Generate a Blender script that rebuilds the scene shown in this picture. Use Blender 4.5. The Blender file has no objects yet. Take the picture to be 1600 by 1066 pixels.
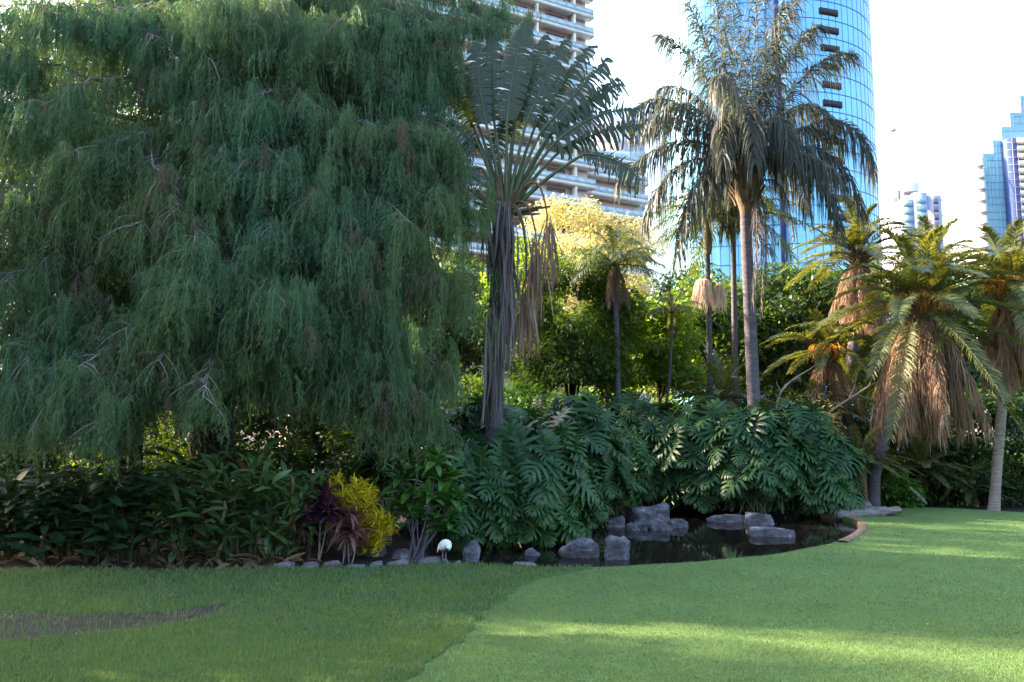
import bpy, bmesh, math, random
import numpy as np
from mathutils import Vector, Matrix, geometry as mgeo

# ------------------------------------------------------------------ camera, sky, sun, exposure
SC = bpy.context.scene
COL = SC.collection
F = 1256.0                      # focal length in pixels of a 1600 px wide frame
PITCH = math.radians(6.2)
CZ = 2.8                        # eye height over the pond water (z = 0)
cam = bpy.data.cameras.new("camera")
cam.sensor_width = 36.0
cam.lens = 36.0 * F / 1600.0
cam.clip_start = 0.1
cam.clip_end = 5000
camo = bpy.data.objects.new("camera", cam)
COL.objects.link(camo)
camo.location = (0, 0, CZ)
camo.rotation_euler = (math.pi / 2 + PITCH, 0, 0)
SC.camera = camo

SUN_AZ, SUN_EL = math.radians(-68), math.radians(30)
world = bpy.data.worlds.new("World")
SC.world = world
world.use_nodes = True
_nt = world.node_tree
_sky = _nt.nodes.new("ShaderNodeTexSky")
_sky.sky_type = 'NISHITA'
_sky.sun_disc = False
_sky.sun_elevation = SUN_EL
_sky.sun_rotation = SUN_AZ
_sky.air_density = 1.4
_sky.dust_density = 6.0
_sky.ozone_density = 3.0
_nt.nodes["Background"].inputs[1].default_value = 0.15
_nt.links.new(_sky.outputs[0], _nt.nodes["Background"].inputs[0])
_l = bpy.data.lights.new("sun", 'SUN')
_l.energy = 4.6
_l.angle = math.radians(0.6)
_l.color = (1.0, 0.83, 0.60)
_sun = bpy.data.objects.new("sun", _l)
COL.objects.link(_sun)
_sun.rotation_euler = Vector((math.sin(SUN_AZ) * math.cos(SUN_EL), math.cos(SUN_AZ) * math.cos(SUN_EL),
                              math.sin(SUN_EL))).to_track_quat('Z', 'Y').to_euler()
_sun.location = (-30, 30, 40)
SC.view_settings.view_transform = 'Standard'
SC.view_settings.look = 'None'
SC.view_settings.exposure = 2.6
SC.view_settings.gamma = 1.0
SC.render.engine = 'CYCLES'
SC.cycles.use_denoising = True
SC.cycles.max_bounces = 6
SC.cycles.diffuse_bounces = 3
SC.cycles.glossy_bounces = 2
SC.cycles.transmission_bounces = 4
SC.cycles.sample_clamp_indirect = 6
SC.cycles.caustics_reflective = False
SC.cycles.caustics_refractive = False

# ------------------------------------------------------------------ helpers
UP = np.array([0.0, 0.0, 1.0])
CP, SP = math.cos(PITCH), math.sin(PITCH)


def W(px, py, Y):
    """the point at distance Y (world y) seen at photo pixel px, py"""
    u = (px - 800) / F
    v = (533 - py) / F
    s = Y / (CP - SP * v)
    return np.array([u * s, Y, CZ + (SP + CP * v) * s])


def sstep(t):
    t = np.clip(t, 0, 1)
    return t * t * (3 - 2 * t)


def lawn_h(x, y):
    return 0.12 + 0.62 * sstep((14.5 - y) / 12.0) + 0.10 * sstep((x - 6) / 10.0) * sstep((y - 14) / 8)


def G(px, py, z=None):
    """the ground point under a photo pixel (z given, or on the lawn)"""
    u = (px - 800) / F
    v = (533 - py) / F
    y_, z_ = CP - SP * v, SP + CP * v
    zz = 0.12 if z is None else z
    for _ in range(40):
        s = (zz - CZ) / z_
        if z is not None:
            break
        zz = 0.5 * zz + 0.5 * float(lawn_h(u * s, y_ * s))
    return np.array([u * s, y_ * s, zz])


def nrm(a):
    a = np.asarray(a, float)
    return a / np.maximum(np.linalg.norm(a, axis=-1, keepdims=True), 1e-9)


class MB:
    """collects vertices and faces (tri / quad arrays) and builds ONE mesh"""

    def __init__(self):
        self.v, self.n, self.f = [], 0, []

    def add(self, v, faces, mi=0):
        v = np.asarray(v, float).reshape(-1, 3)
        f = np.asarray(faces, int)
        self.f.append((f + self.n, mi))
        self.v.append(v)
        self.n += len(v)

    def box(self, o, ex, ey, ez, mi=0):
        o, ex, ey, ez = (np.asarray(a, float) for a in (o, ex, ey, ez))
        v = [o, o + ex, o + ex + ey, o + ey, o + ez, o + ex + ez, o + ex + ey + ez, o + ey + ez]
        self.add(v, [[0, 3, 2, 1], [4, 5, 6, 7], [0, 1, 5, 4], [1, 2, 6, 5], [2, 3, 7, 6], [3, 0, 4, 7]], mi)

    def bx(self, x0, x1, y0, y1, z0, z1, mi=0):
        self.box((x0, y0, z0), (x1 - x0, 0, 0), (0, y1 - y0, 0), (0, 0, z1 - z0), mi)

    def tube(self, pts, rad, sides=6, mi=0, cap=True):
        pts = np.asarray(pts, float)
        n = len(pts)
        rad = np.broadcast_to(np.asarray(rad, float), (n,))
        T = nrm(np.gradient(pts, axis=0))
        ref = np.array([0.31, 0.95, 0.05]) if abs(T[:, 2]).mean() > 0.6 else UP
        A = nrm(np.cross(T, ref))
        B = np.cross(T, A)
        th = np.arange(sides) * 2 * math.pi / sides
        ring = (A[:, None, :] * np.cos(th)[None, :, None] + B[:, None, :] * np.sin(th)[None, :, None]) * rad[:, None, None]
        v = (pts[:, None, :] + ring).reshape(-1, 3)
        i = np.arange(n - 1)[:, None] * sides
        j = np.arange(sides)[None, :]
        k = (j + 1) % sides
        f = np.stack([i + j, i + k, i + sides + k, i + sides + j], -1).reshape(-1, 4)
        self.add(v, f, mi)
        if cap:
            v2 = np.concatenate([v[-sides:], pts[-1:] + T[-1:] * rad[-1] * 0.3])
            self.add(v2, np.stack([np.arange(sides), (np.arange(sides) + 1) % sides, np.full(sides, sides)], -1), mi)

    def scatter(self, tv, tf, M, P, mi=0):
        """copies of a template: M (n,3,3) with columns = images of x, y, z; P (n,3)"""
        tv = np.asarray(tv, float)
        n, k = len(P), len(tv)
        if n == 0:
            return
        v = np.einsum('nij,kj->nki', M, tv) + np.asarray(P)[:, None, :]
        f = (np.asarray(tf, int)[None] + (np.arange(n) * k)[:, None, None]).reshape(-1, len(tf[0]))
        self.add(v.reshape(-1, 3), f, mi)

    def mesh(self, name, mats, smooth=False, off=None):
        V = np.concatenate(self.v)
        if off is not None:
            V = V - np.asarray(off, float)
        me = bpy.data.meshes.new(name)
        nl = sum(f.size for f, _ in self.f)
        npoly = sum(len(f) for f, _ in self.f)
        loops = np.concatenate([f.ravel() for f, _ in self.f]).astype(np.int32)
        sizes = np.concatenate([np.full(len(f), f.shape[1]) for f, _ in self.f]).astype(np.int32)
        mi = np.concatenate([np.full(len(f), m) for f, m in self.f]).astype(np.int32)
        starts = np.concatenate([[0], np.cumsum(sizes)[:-1]]).astype(np.int32)
        me.vertices.add(len(V))
        me.vertices.foreach_set("co", V.astype(np.float32).ravel())
        me.loops.add(nl)
        me.loops.foreach_set("vertex_index", loops)
        me.polygons.add(npoly)
        me.polygons.foreach_set("loop_start", starts)
        me.polygons.foreach_set("material_index", mi)
        if smooth:
            me.polygons.foreach_set("use_smooth", np.ones(npoly, bool))
        for m in (mats if isinstance(mats, (list, tuple)) else [mats]):
            me.materials.append(m)
        me.update(calc_edges=True)
        me.validate()
        return me


def tag(o, label=None, cat=None, group=None, kind=None):
    if label:
        o["label"] = label
    if cat:
        o["category"] = cat
    if group:
        o["group"] = group
    if kind:
        o["kind"] = kind
    return o


def thing(name, label, cat, loc=(0, 0, 0), group=None):
    o = bpy.data.objects.new(name, None)
    o.empty_display_size = 0.3
    COL.objects.link(o)
    o.location = tuple(float(a) for a in loc)
    return tag(o, label, cat, group)


def part(name, mb, mats, parent, smooth=False, label=None, local=False):
    """mb holds world coordinates (or the thing's own when local)"""
    off = None
    if not local:
        off = np.zeros(3)
        p = parent
        while p is not None:
            off += np.array(p.location)
            p = p.parent
    me = mb.mesh(name, mats, smooth, off) if isinstance(mb, MB) else mb
    o = bpy.data.objects.new(name, me)
    COL.objects.link(o)
    o.parent = parent
    if label:
        o["label"] = label
    return o


def solo(name, mb, mats, label=None, cat=None, group=None, kind=None, smooth=False):
    o = bpy.data.objects.new(name, mb.mesh(name, mats, smooth))
    COL.objects.link(o)
    return tag(o, label, cat, group, kind)


def bez(p0, p1, p2, n):
    t = np.linspace(0, 1, n)[:, None]
    return (1 - t) ** 2 * np.asarray(p0) + 2 * t * (1 - t) * np.asarray(p1) + t * t * np.asarray(p2)


def polyline(pts, n):
    pts = np.asarray(pts, float)
    d = np.concatenate([[0], np.cumsum(np.linalg.norm(np.diff(pts, axis=0), axis=1))])
    s = np.linspace(0, d[-1], n)
    lin = np.stack([np.interp(s, d, pts[:, k]) for k in range(3)], -1)
    for _ in range(2):
        lin[1:-1] = 0.25 * lin[:-2] + 0.5 * lin[1:-1] + 0.25 * lin[2:]
    return lin


# ------------------------------------------------------------------ materials
def new_mat(name):
    m = bpy.data.materials.new(name)
    m.use_nodes = True
    nt = m.node_tree
    nt.nodes.clear()
    out = nt.nodes.new("ShaderNodeOutputMaterial")
    return m, nt, out


def rgba(c):
    return (c[0], c[1], c[2], 1.0)


def ramp(nt, src, stops):
    r = nt.nodes.new("ShaderNodeValToRGB")
    e = r.color_ramp.elements
    while len(e) < len(stops):
        e.new(0.5)
    for k, (p, c) in enumerate(stops):
        e[k].position = p
        e[k].color = rgba(c)
    nt.links.new(src, r.inputs[0])
    return r.outputs[0]


def leaf_mat(name, cols, trans=0.35, rough=0.5, tcol=None, spec=0.4, noise=None, per='island'):
    """cols: colours spread over the leaves at random; trans: share of light let through"""
    m, nt, out = new_mat(name)
    N, L = nt.nodes, nt.links
    if per == 'island':
        g = N.new("ShaderNodeNewGeometry").outputs["Random Per Island"]
    else:
        g = N.new("ShaderNodeObjectInfo").outputs["Random"]
    col = ramp(nt, g, [(i / max(1, len(cols) - 1), c) for i, c in enumerate(cols)])
    if noise:
        tc = N.new("ShaderNodeTexCoord")
        nz = N.new("ShaderNodeTexNoise")
        nz.inputs["Scale"].default_value = noise[0]
        nz.inputs["Detail"].default_value = 3
        L.new(tc.outputs["Object"], nz.inputs["Vector"])
        rr = ramp(nt, nz.outputs[0], [(0.35, (0, 0, 0)), (0.68, (1, 1, 1))])
        mx = N.new("ShaderNodeMix")
        mx.data_type = 'RGBA'
        L.new(rr, mx.inputs[0])
        L.new(col, mx.inputs[6])
        mx.inputs[7].default_value = rgba(noise[1])
        col = mx.outputs[2]
    p = N.new("ShaderNodeBsdfPrincipled")
    p.inputs["Roughness"].default_value = rough
    p.inputs["Specular IOR Level"].default_value = spec
    L.new(col, p.inputs["Base Color"])
    if trans > 0:
        t = N.new("ShaderNodeBsdfTranslucent")
        hs = N.new("ShaderNodeMix")
        hs.data_type = 'RGBA'
        hs.blend_type = 'MULTIPLY'
        hs.inputs[0].default_value = 1.0
        L.new(col, hs.inputs[6])
        hs.inputs[7].default_value = rgba(tcol or (2.6, 2.2, 0.7))
        L.new(hs.outputs[2], t.inputs[0])
        ms = N.new("ShaderNodeMixShader")
        ms.inputs[0].default_value = trans
        L.new(p.outputs[0], ms.inputs[1])
        L.new(t.outputs[0], ms.inputs[2])
        L.new(ms.outputs[0], out.inputs[0])
    else:
        L.new(p.outputs[0], out.inputs[0])
    return m


def surf_mat(name, stops, scale=(4, 4, 4), detail=6, rough=0.85, bump=0.4, bdist=0.02, fine=None, spec=0.3, metallic=0.0):
    m, nt, out = new_mat(name)
    N, L = nt.nodes, nt.links
    tc = N.new("ShaderNodeTexCoord")
    mp = N.new("ShaderNodeMapping")
    mp.inputs["Scale"].default_value = scale
    L.new(tc.outputs["Object"], mp.inputs[0])
    nz = N.new("ShaderNodeTexNoise")
    nz.inputs["Scale"].default_value = 1.0
    nz.inputs["Detail"].default_value = detail
    nz.inputs["Roughness"].default_value = 0.62
    L.new(mp.outputs[0], nz.inputs["Vector"])
    col = ramp(nt, nz.outputs[0], stops)
    if fine:
        n2 = N.new("ShaderNodeTexNoise")
        n2.inputs["Scale"].default_value = fine[0]
        n2.inputs["Detail"].default_value = 4
        L.new(mp.outputs[0], n2.inputs["Vector"])
        f2 = ramp(nt, n2.outputs[0], [(0.3, (fine[1],) * 3), (0.7, (fine[2],) * 3)])
        mx = N.new("ShaderNodeMix")
        mx.data_type = 'RGBA'
        mx.blend_type = 'MULTIPLY'
        mx.inputs[0].default_value = 1.0
        L.new(col, mx.inputs[6])
        L.new(f2, mx.inputs[7])
        col = mx.outputs[2]
    p = N.new("ShaderNodeBsdfPrincipled")
    p.inputs["Roughness"].default_value = rough
    p.inputs["Specular IOR Level"].default_value = spec
    p.inputs["Metallic"].default_value = metallic
    L.new(col, p.inputs["Base Color"])
    if bump:
        b = N.new("ShaderNodeBump")
        b.inputs["Strength"].default_value = bump
        b.inputs["Distance"].default_value = bdist
        L.new(nz.outputs[0], b.inputs["Height"])
        L.new(b.outputs[0], p.inputs["Normal"])
    L.new(p.outputs[0], out.inputs[0])
    return m


M = {}
# foliage
M['weep'] = leaf_mat('weeping_needles', [(.052, .125, .092), (.068, .152, .104), (.090, .180, .108), (.074, .155, .088), (.115, .180, .084)], .36, .6, (1.6, 1.7, .7), .25, noise=(.22, (.115, .165, .070)))  # noise tint puts warm-light olive against shaded blue into the needles
M['catkin'] = leaf_mat('catkin_brown', [(.13, .105, .085), (.17, .13, .10), (.11, .12, .075)], .3, .8, (1.6, 1.4, .8), .1)
M['phil'] = leaf_mat('philodendron_leaf', [(.012, .044, .026), (.018, .060, .030), (.026, .075, .028), (.040, .100, .026)], .15, .42, (1.8, 2.0, .5), .3, noise=(.45, (.040, .098, .026)))
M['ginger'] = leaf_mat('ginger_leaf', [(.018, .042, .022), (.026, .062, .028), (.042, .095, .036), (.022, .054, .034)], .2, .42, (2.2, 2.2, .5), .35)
M['ginger_lit'] = leaf_mat('broad_ginger_leaf_lit', [(.035, .080, .030), (.055, .120, .036), (.085, .165, .050), (.10, .15, .07)], .25, .33, (2.2, 2.2, .5), .5)  # brighter ginger copy, light on these clumps put into the colour
M['dryleaf'] = leaf_mat('dry_leaf', [(.12, .085, .05), (.20, .14, .085), (.09, .06, .04)], .25, .8, (1.5, 1.2, .7), .1)
M['frangi'] = leaf_mat('paddle_leaf', [(.05, .14, .03), (.07, .17, .035), (.045, .12, .035)], .3, .35, (2.2, 2.0, .5), .5)
M['yellowleaf'] = leaf_mat('yellow_leaf', [(.62, .50, .02), (.78, .64, .025), (.50, .48, .03), (.70, .54, .025)], .25, .4, (1.4, 1.2, .5), .4)
M['cordy'] = leaf_mat('cordyline_leaf', [(.12, .05, .05), (.18, .08, .065), (.09, .055, .045), (.26, .10, .11)], .25, .38, (1.6, 1.0, .9), .45)
M['cordy_dark'] = leaf_mat('dark_cordyline_leaf', [(.045, .012, .03), (.08, .018, .05), (.03, .015, .025)], .2, .38, (1.8, .8, 1.2), .45)
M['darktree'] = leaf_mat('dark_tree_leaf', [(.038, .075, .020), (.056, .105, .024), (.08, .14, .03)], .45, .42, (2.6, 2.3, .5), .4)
M['limetree'] = leaf_mat('lime_sunlit_leaf', [(.09, .165, .03), (.13, .22, .035), (.17, .25, .05)], .52, .42, (2.2, 2.0, .5), .4)  # lime green leaf, brightened so the colour carries sunlit glow
M['goldtree'] = leaf_mat('gold_glow_leaf', [(.36, .33, .17), (.48, .44, .25), (.40, .39, .22)], .5, .5, (1.5, 1.35, .8), .3)  # pale gold carries the overexposed sun glow in its colour
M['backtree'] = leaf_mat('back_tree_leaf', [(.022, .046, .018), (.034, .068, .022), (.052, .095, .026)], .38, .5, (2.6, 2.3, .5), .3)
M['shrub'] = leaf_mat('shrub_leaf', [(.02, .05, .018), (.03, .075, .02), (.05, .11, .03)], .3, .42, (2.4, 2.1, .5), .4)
M['brightshrub'] = leaf_mat('bright_shrub_leaf', [(.06, .16, .02), (.08, .2, .03)], .35, .4, (2.0, 1.8, .5), .4)
M['fern'] = leaf_mat('fern_frond', [(.03, .075, .03), (.05, .11, .035)], .3, .5, (2.3, 2.1, .5), .3, per='object')
M['queen'] = leaf_mat('queen_palm_leaflet', [(.044, .050, .046), (.066, .070, .064), (.095, .095, .086)], .32, .5, (1.5, 1.6, .9), .3)
M['softpalm'] = leaf_mat('slim_palm_leaflet', [(.05, .075, .035), (.07, .10, .042), (.095, .12, .05)], .35, .45, (2.2, 1.9, .6), .35)
M['date'] = leaf_mat('date_palm_leaflet', [(.055, .080, .030), (.085, .110, .035), (.12, .14, .045), (.07, .095, .042)], .36, .42, (2.4, 1.9, .5), .4)
M['dead'] = leaf_mat('dead_frond_brown', [(.22, .13, .095), (.34, .21, .15), (.15, .095, .075), (.24, .20, .17), (.42, .31, .22), (.30, .17, .12)], .25, .75, (1.4, 1.1, .8), .15)
M['deadgrey'] = leaf_mat('dead_leaf_grey', [(.13, .105, .11), (.20, .17, .175), (.085, .065, .065), (.24, .21, .21)], .15, .8, (1.3, 1.1, .9), .15)
M['traveller'] = leaf_mat('traveller_palm_leaf', [(.020, .040, .030), (.030, .054, .036), (.025, .047, .03)], .25, .38, (2.4, 2.4, .5), .5)
M['travbacklit'] = leaf_mat('backlit_traveller_leaf', [(.12, .15, .03), (.15, .17, .04)], .4, .4, (2.0, 1.7, .4), .4)  # yellow of light through the blade put into the leaf colour
M['orange'] = leaf_mat('palm_flower_orange', [(.55, .25, .04), (.65, .34, .07)], .3, .7, (1.2, 1.0, .8), .1)
M['fruit'] = leaf_mat('palm_blossom_pink', [(.75, .60, .54), (.85, .74, .64), (.68, .50, .47)], .4, .7, (1.1, 1.0, .9), .1)
M['petiole'] = surf_mat('petiole', [(.3, (.05, .07, .035)), (.7, (.10, .12, .06))], (6, 6, 2), rough=.45, bump=.1)
M['gstem'] = surf_mat('ginger_stem', [(.3, (.02, .028, .014)), (.7, (.045, .055, .025))], (6, 6, 2), rough=.6, bump=.1)
# bark
M['bark_dark'] = surf_mat('bark_dark', [(.3, (.022, .018, .016)), (.7, (.065, .052, .045))], (9, 9, 2), bump=.8, bdist=.03)
M['bark_pale'] = surf_mat('bark_pale_twig', [(.3, (.16, .135, .13)), (.7, (.32, .28, .27))], (12, 12, 6), bump=.3)
M['palmtrunk'] = surf_mat('palm_trunk', [(.3, (.066, .055, .070)), (.55, (.108, .094, .115)), (.75, (.160, .140, .165))], (3, 3, 14), bump=.7, bdist=.03, fine=(3, .7, 1.15))
M['sunlittrunk'] = surf_mat('sunlit_palm_trunk', [(.3, (.20, .165, .14)), (.55, (.32, .27, .23)), (.75, (.42, .36, .31))], (3, 3, 14), bump=.7, bdist=.03, fine=(3, .7, 1.15))  # lighter copy of the palm trunk, sunlight put into its colour
M['boots'] = surf_mat('palm_boots', [(.3, (.09, .055, .035)), (.7, (.24, .16, .10))], (14, 14, 3), bump=.9, bdist=.05)
M['crownshaft'] = surf_mat('crownshaft', [(.3, (.14, .13, .07)), (.7, (.22, .18, .11))], (4, 4, 1.2), rough=.45, bump=.1)
M['deadwood'] = surf_mat('dead_wood', [(.3, (.24, .17, .15)), (.7, (.42, .32, .29))], (10, 10, 4), bump=.5)
# ground
M['soil'] = surf_mat('soil', [(.3, (.014, .010, .008)), (.55, (.030, .021, .017)), (.75, (.055, .040, .032))], (3, 3, 3), 8, bump=.8, bdist=.05, fine=(9, .6, 1.3))
M['baresoil'] = surf_mat('bare_soil', [(.3, (.022, .016, .015)), (.7, (.050, .038, .035))], (3.5, 3.5, 3.5), 8, bump=.6, bdist=.02, fine=(16, .7, 1.3))
M['rock'] = surf_mat('rock', [(.32, (.030, .028, .036)), (.46, (.095, .090, .110)), (.58, (.17, .16, .19)), (.68, (.42, .40, .44))], (2.2, 2.2, 3.2), 8, bump=.9, bdist=.06, fine=(6, .65, 1.2))  # palest ramp stop paints bluish highlights into the stone
M['rockpale'] = surf_mat('edging_stone', [(.3, (.065, .062, .070)), (.7, (.18, .17, .185))], (4, 4, 4), 8, bump=.7, bdist=.03, fine=(7, .7, 1.2))
M['kerb'] = surf_mat('pond_kerb', [(.3, (.13, .085, .06)), (.7, (.26, .175, .125))], (5, 5, 5), 7, bump=.6, bdist=.02, fine=(5, .7, 1.2))
M['log'] = surf_mat('weathered_log', [(.3, (.09, .08, .08)), (.7, (.24, .215, .215))], (2, 12, 12), 7, bump=.9, bdist=.04)


def grass_ground(name, stops, s1, s2):
    return surf_mat(name, stops, (s1, s1, s1), 10, .9, .25, .01, fine=(s2, .85, 1.12), spec=.15)


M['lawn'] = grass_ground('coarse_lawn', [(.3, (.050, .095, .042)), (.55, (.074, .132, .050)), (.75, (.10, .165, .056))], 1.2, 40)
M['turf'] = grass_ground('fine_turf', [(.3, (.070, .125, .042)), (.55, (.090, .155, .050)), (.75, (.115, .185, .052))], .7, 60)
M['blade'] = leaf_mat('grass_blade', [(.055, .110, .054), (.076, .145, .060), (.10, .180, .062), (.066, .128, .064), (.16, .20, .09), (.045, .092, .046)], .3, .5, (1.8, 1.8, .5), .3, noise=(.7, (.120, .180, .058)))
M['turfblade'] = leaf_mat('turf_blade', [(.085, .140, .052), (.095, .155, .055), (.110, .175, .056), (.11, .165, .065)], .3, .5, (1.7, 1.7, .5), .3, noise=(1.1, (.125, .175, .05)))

m, nt, out = new_mat('pond_water')
p = nt.nodes.new("ShaderNodeBsdfPrincipled")
p.inputs["Base Color"].default_value = (.012, .009, .008, 1)
p.inputs["Roughness"].default_value = .03
p.inputs["IOR"].default_value = 1.33
nz = nt.nodes.new("ShaderNodeTexNoise")
nz.inputs["Scale"].default_value = 2.5
nz.inputs["Detail"].default_value = 2
b = nt.nodes.new("ShaderNodeBump")
b.inputs["Strength"].default_value = .10
b.inputs["Distance"].default_value = .02
tc = nt.nodes.new("ShaderNodeTexCoord")
nt.links.new(tc.outputs["Object"], nz.inputs["Vector"])
nt.links.new(nz.outputs[0], b.inputs["Height"])
nt.links.new(b.outputs[0], p.inputs["Normal"])
nt.links.new(p.outputs[0], out.inputs[0])
M['water'] = m


def plain(name, c, rough=.6, spec=.4, metallic=0.0, var=0.12, scale=.6):
    return surf_mat(name, [(.3, tuple(a * (1 - var) for a in c)), (.7, tuple(min(1, a * (1 + var)) for a in c))],
                    (scale,) * 3, 4, rough, 0, spec=spec, metallic=metallic)


M['cream'] = plain('cream_render', (.90, .82, .73), .8)  # render raised so the colour carries the sunlit veil on the tower
M['recess'] = plain('recess_wall', (.80, .62, .57), .8)  # lightened, veiling flare over the tower put into the wall colour
M['winglass'] = plain('window_glass', (.22, .19, .20), .12, .6)
M['balglass'] = plain('balustrade_glass', (.55, .68, .76), .15, .6)
M['rail'] = plain('rail_white', (.72, .74, .76), .4)
M['blueglass'] = plain('blue_glass', (.20, .50, .74), .12, .8, .35, .08, .12)
M['bluemullion'] = plain('blue_mullion', (.03, .12, .30), .4)
M['slot'] = plain('dark_opening', (.04, .025, .03), .7)
M['tealglass'] = plain('teal_glass', (.30, .54, .66), .5, .5, 0.0, .08, .1)
M['tealline'] = plain('teal_mullion', (.16, .36, .48), .5)
M['navyglass'] = plain('navy_glass', (.09, .13, .32), .2, .6, .1)
M['white'] = plain('white_paint', (.76, .74, .68), .7)
M['violet'] = plain('violet_cladding', (.40, .39, .54), .6)
M['greyband'] = plain('grey_band', (.30, .25, .32), .6)
M['feather'] = surf_mat('white_feather', [(.3, (.62, .62, .64)), (.7, (.82, .82, .82))], (14, 14, 14), 4, .8, .5, .01)
M['birdleg'] = plain('bird_leg', (.24, .16, .16), .6)
M['birdskin'] = plain('bird_dark_skin', (.012, .011, .013), .6)
M['pole'] = plain('pole_dark', (.012, .014, .022), .4)
M['lampglass'] = plain('lamp_globe', (.65, .64, .66), .3)
M['petal'] = plain('petal', (.8, .78, .76), .6)
M['leafbit'] = plain('fallen_leaf', (.06, .035, .02), .7)

# ------------------------------------------------------------------ ground, lawn, pond
near_edge_px = [(700, 880), (750, 884), (860, 886), (920, 885.5), (980, 884), (1100, 876), (1200, 866), (1290, 851), (1335, 836), (1350, 822), (1340, 812), (1312, 805)]
near_edge = [G(a, b)[:2] for a, b in near_edge_px]
pond_far = [(10.6, 27.6), (8, 28.0), (4, 27.4), (1.2, 25.0), (-.6, 21.6), (-1.6, 19.0)]


def smooth_curve(pts, n):
    p = np.array([[a[0], a[1], 0] for a in pts], float)
    return polyline(p, n)[:, :2]


edge_curve = smooth_curve(near_edge, 90)
pond_poly = np.concatenate([edge_curve - np.array([0, .0]), np.array(pond_far)])


def in_poly(x, y, poly):
    x, y = np.asarray(x), np.asarray(y)
    r = np.zeros(x.shape, bool)
    n = len(poly)
    for i in range(n):
        x0, y0 = poly[i]
        x1, y1 = poly[(i + 1) % n]
        if y0 == y1:
            continue
        c = ((y0 > y) != (y1 > y)) & (x < (x1 - x0) * (y - y0) / (y1 - y0) + x0)
        r ^= c
    return r


def cdt_sheet(poly, step, hfun, skirt=0.0, off=0.0):
    poly = [Vector((float(a[0]), float(a[1]))) for a in poly]
    pa = np.array([[a.x, a.y] for a in poly])
    x0, y0 = pa.min(0)
    x1, y1 = pa.max(0)
    gx, gy = np.meshgrid(np.arange(x0, x1, step), np.arange(y0, y1, step))
    ins = in_poly(gx, gy, pa)
    pts = poly + [Vector((float(a), float(b))) for a, b in zip(gx[ins], gy[ins])]
    n = len(poly)
    edges = [(i, (i + 1) % n) for i in range(n)]
    vs, es, fs, ov, oe, of = mgeo.delaunay_2d_cdt(pts, edges, [], 1, 1e-4)
    v = np.array([[a.x, a.y] for a in vs])
    z = hfun(v[:, 0], v[:, 1]) + off
    mb = MB()
    tri = np.array([f for f in fs if len(f) == 3])
    # counter-clockwise
    a, b_, c = v[tri[:, 0]], v[tri[:, 1]], v[tri[:, 2]]
    flip = np.cross(b_ - a, c - a) < 0
    tri[flip] = tri[flip][:, ::-1]
    mb.add(np.column_stack([v, z]), tri)
    if skirt:
        zz = hfun(pa[:, 0], pa[:, 1]) + off
        t = np.column_stack([pa, zz])
        bt = t - np.array([0, 0, skirt])
        k = np.arange(n)
        mb.add(np.concatenate([t, bt]), np.stack([k, (k + 1) % n, n + (k + 1) % n, n + k], -1))
    return mb


# big dark garden ground, dug out under the pond
def ground_h(x, y):
    z = np.full(np.shape(x), 0.03)
    z = np.where(in_poly(x, y, pond_poly), -0.6, z)
    bank = sstep((y - 28.2 + .26 * np.clip(9.5 - x, 0, 12)) / 1.6) * sstep((x + 3.2) / 2.0) * sstep((12.5 - x) / 3.0) * sstep((44 - y) / 12)
    z = np.where(in_poly(x, y, pond_poly), z, z + .9 * bank)
    z = z + 0.25 * sstep((y - 29) / 12.0)
    return z


gmb = MB()
xs = np.concatenate([np.linspace(-1500, -40, 12), np.arange(-38, 40, .5), np.linspace(42, 1500, 12)])
ys = np.concatenate([np.linspace(-60, -6, 5), np.arange(-5, 62, .5), np.linspace(65, 3000, 14)])
gx, gy = np.meshgrid(xs, ys)
gz = ground_h(gx, gy)
nx, ny = len(xs), len(ys)
ii, jj = np.meshgrid(np.arange(ny - 1), np.arange(nx - 1), indexing='ij')
b0 = (ii * nx + jj).ravel()
gmb.add(np.column_stack([gx.ravel(), gy.ravel(), gz.ravel()]), np.stack([b0, b0 + 1, b0 + nx + 1, b0 + nx], -1))
solo('garden_ground', gmb, M['soil'], kind='structure', smooth=True)

pmb = MB()
wpoly = np.concatenate([edge_curve + np.array([0.0, -.35]), np.array(pond_far) + np.array([0, .8])])
pm = cdt_sheet(wpoly, 1.5, lambda x, y: np.zeros(np.shape(x)))
solo('pond_water', pm, M['water'], kind='structure', smooth=True)

mow_px = [(925, 886), (870, 896), (830, 908), (795, 926), (765, 948), (742, 974), (715, 1000), (680, 1030), (640, 1064), (590, 1110)]
mow = smooth_curve([G(a, b)[:2] for a, b in mow_px] + [np.array([-1.4, 2.0]), np.array([-1.6, -4.0])], 260)
mow[1:-1, 0] += .035 * np.sin(np.arange(258) * .17) + .03 * np.sin(np.arange(258) * .61)
mow[1:-1] += np.random.default_rng(3).normal(0, .022, (258, 2))
k_split = int(np.argmin(np.linalg.norm(edge_curve - mow[0], axis=1)))
far_px = [(1352, 801), (1400, 794), (1450, 792), (1500, 794), (1553, 797), (1620, 801)]
far_edge = np.array([G(a, b)[:2] for a, b in far_px] + [np.array([24.0, 27.5]), np.array([34.0, 27.0])])
left_px = [(0, 889), (120, 889), (250, 891), (340, 889), (420, 889), (520, 888), (600, 886), (660, 882)]
left_edge = np.array([np.array([-26.0, 15.8])] + [G(a, b)[:2] for a, b in left_px])

coarse_poly = np.concatenate([left_edge, edge_curve[:k_split + 1], mow[1:], np.array([[-26.0, -4.0]])])
turf_poly = np.concatenate([edge_curve[k_split:], far_edge, np.array([[34.0, -4.0]]), mow[::-1][:-1]])


def bumpy(x, y):
    return lawn_h(x, y) + 0.012 * np.sin(x * 1.7 + y * .6) * np.sin(y * 1.3)


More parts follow.
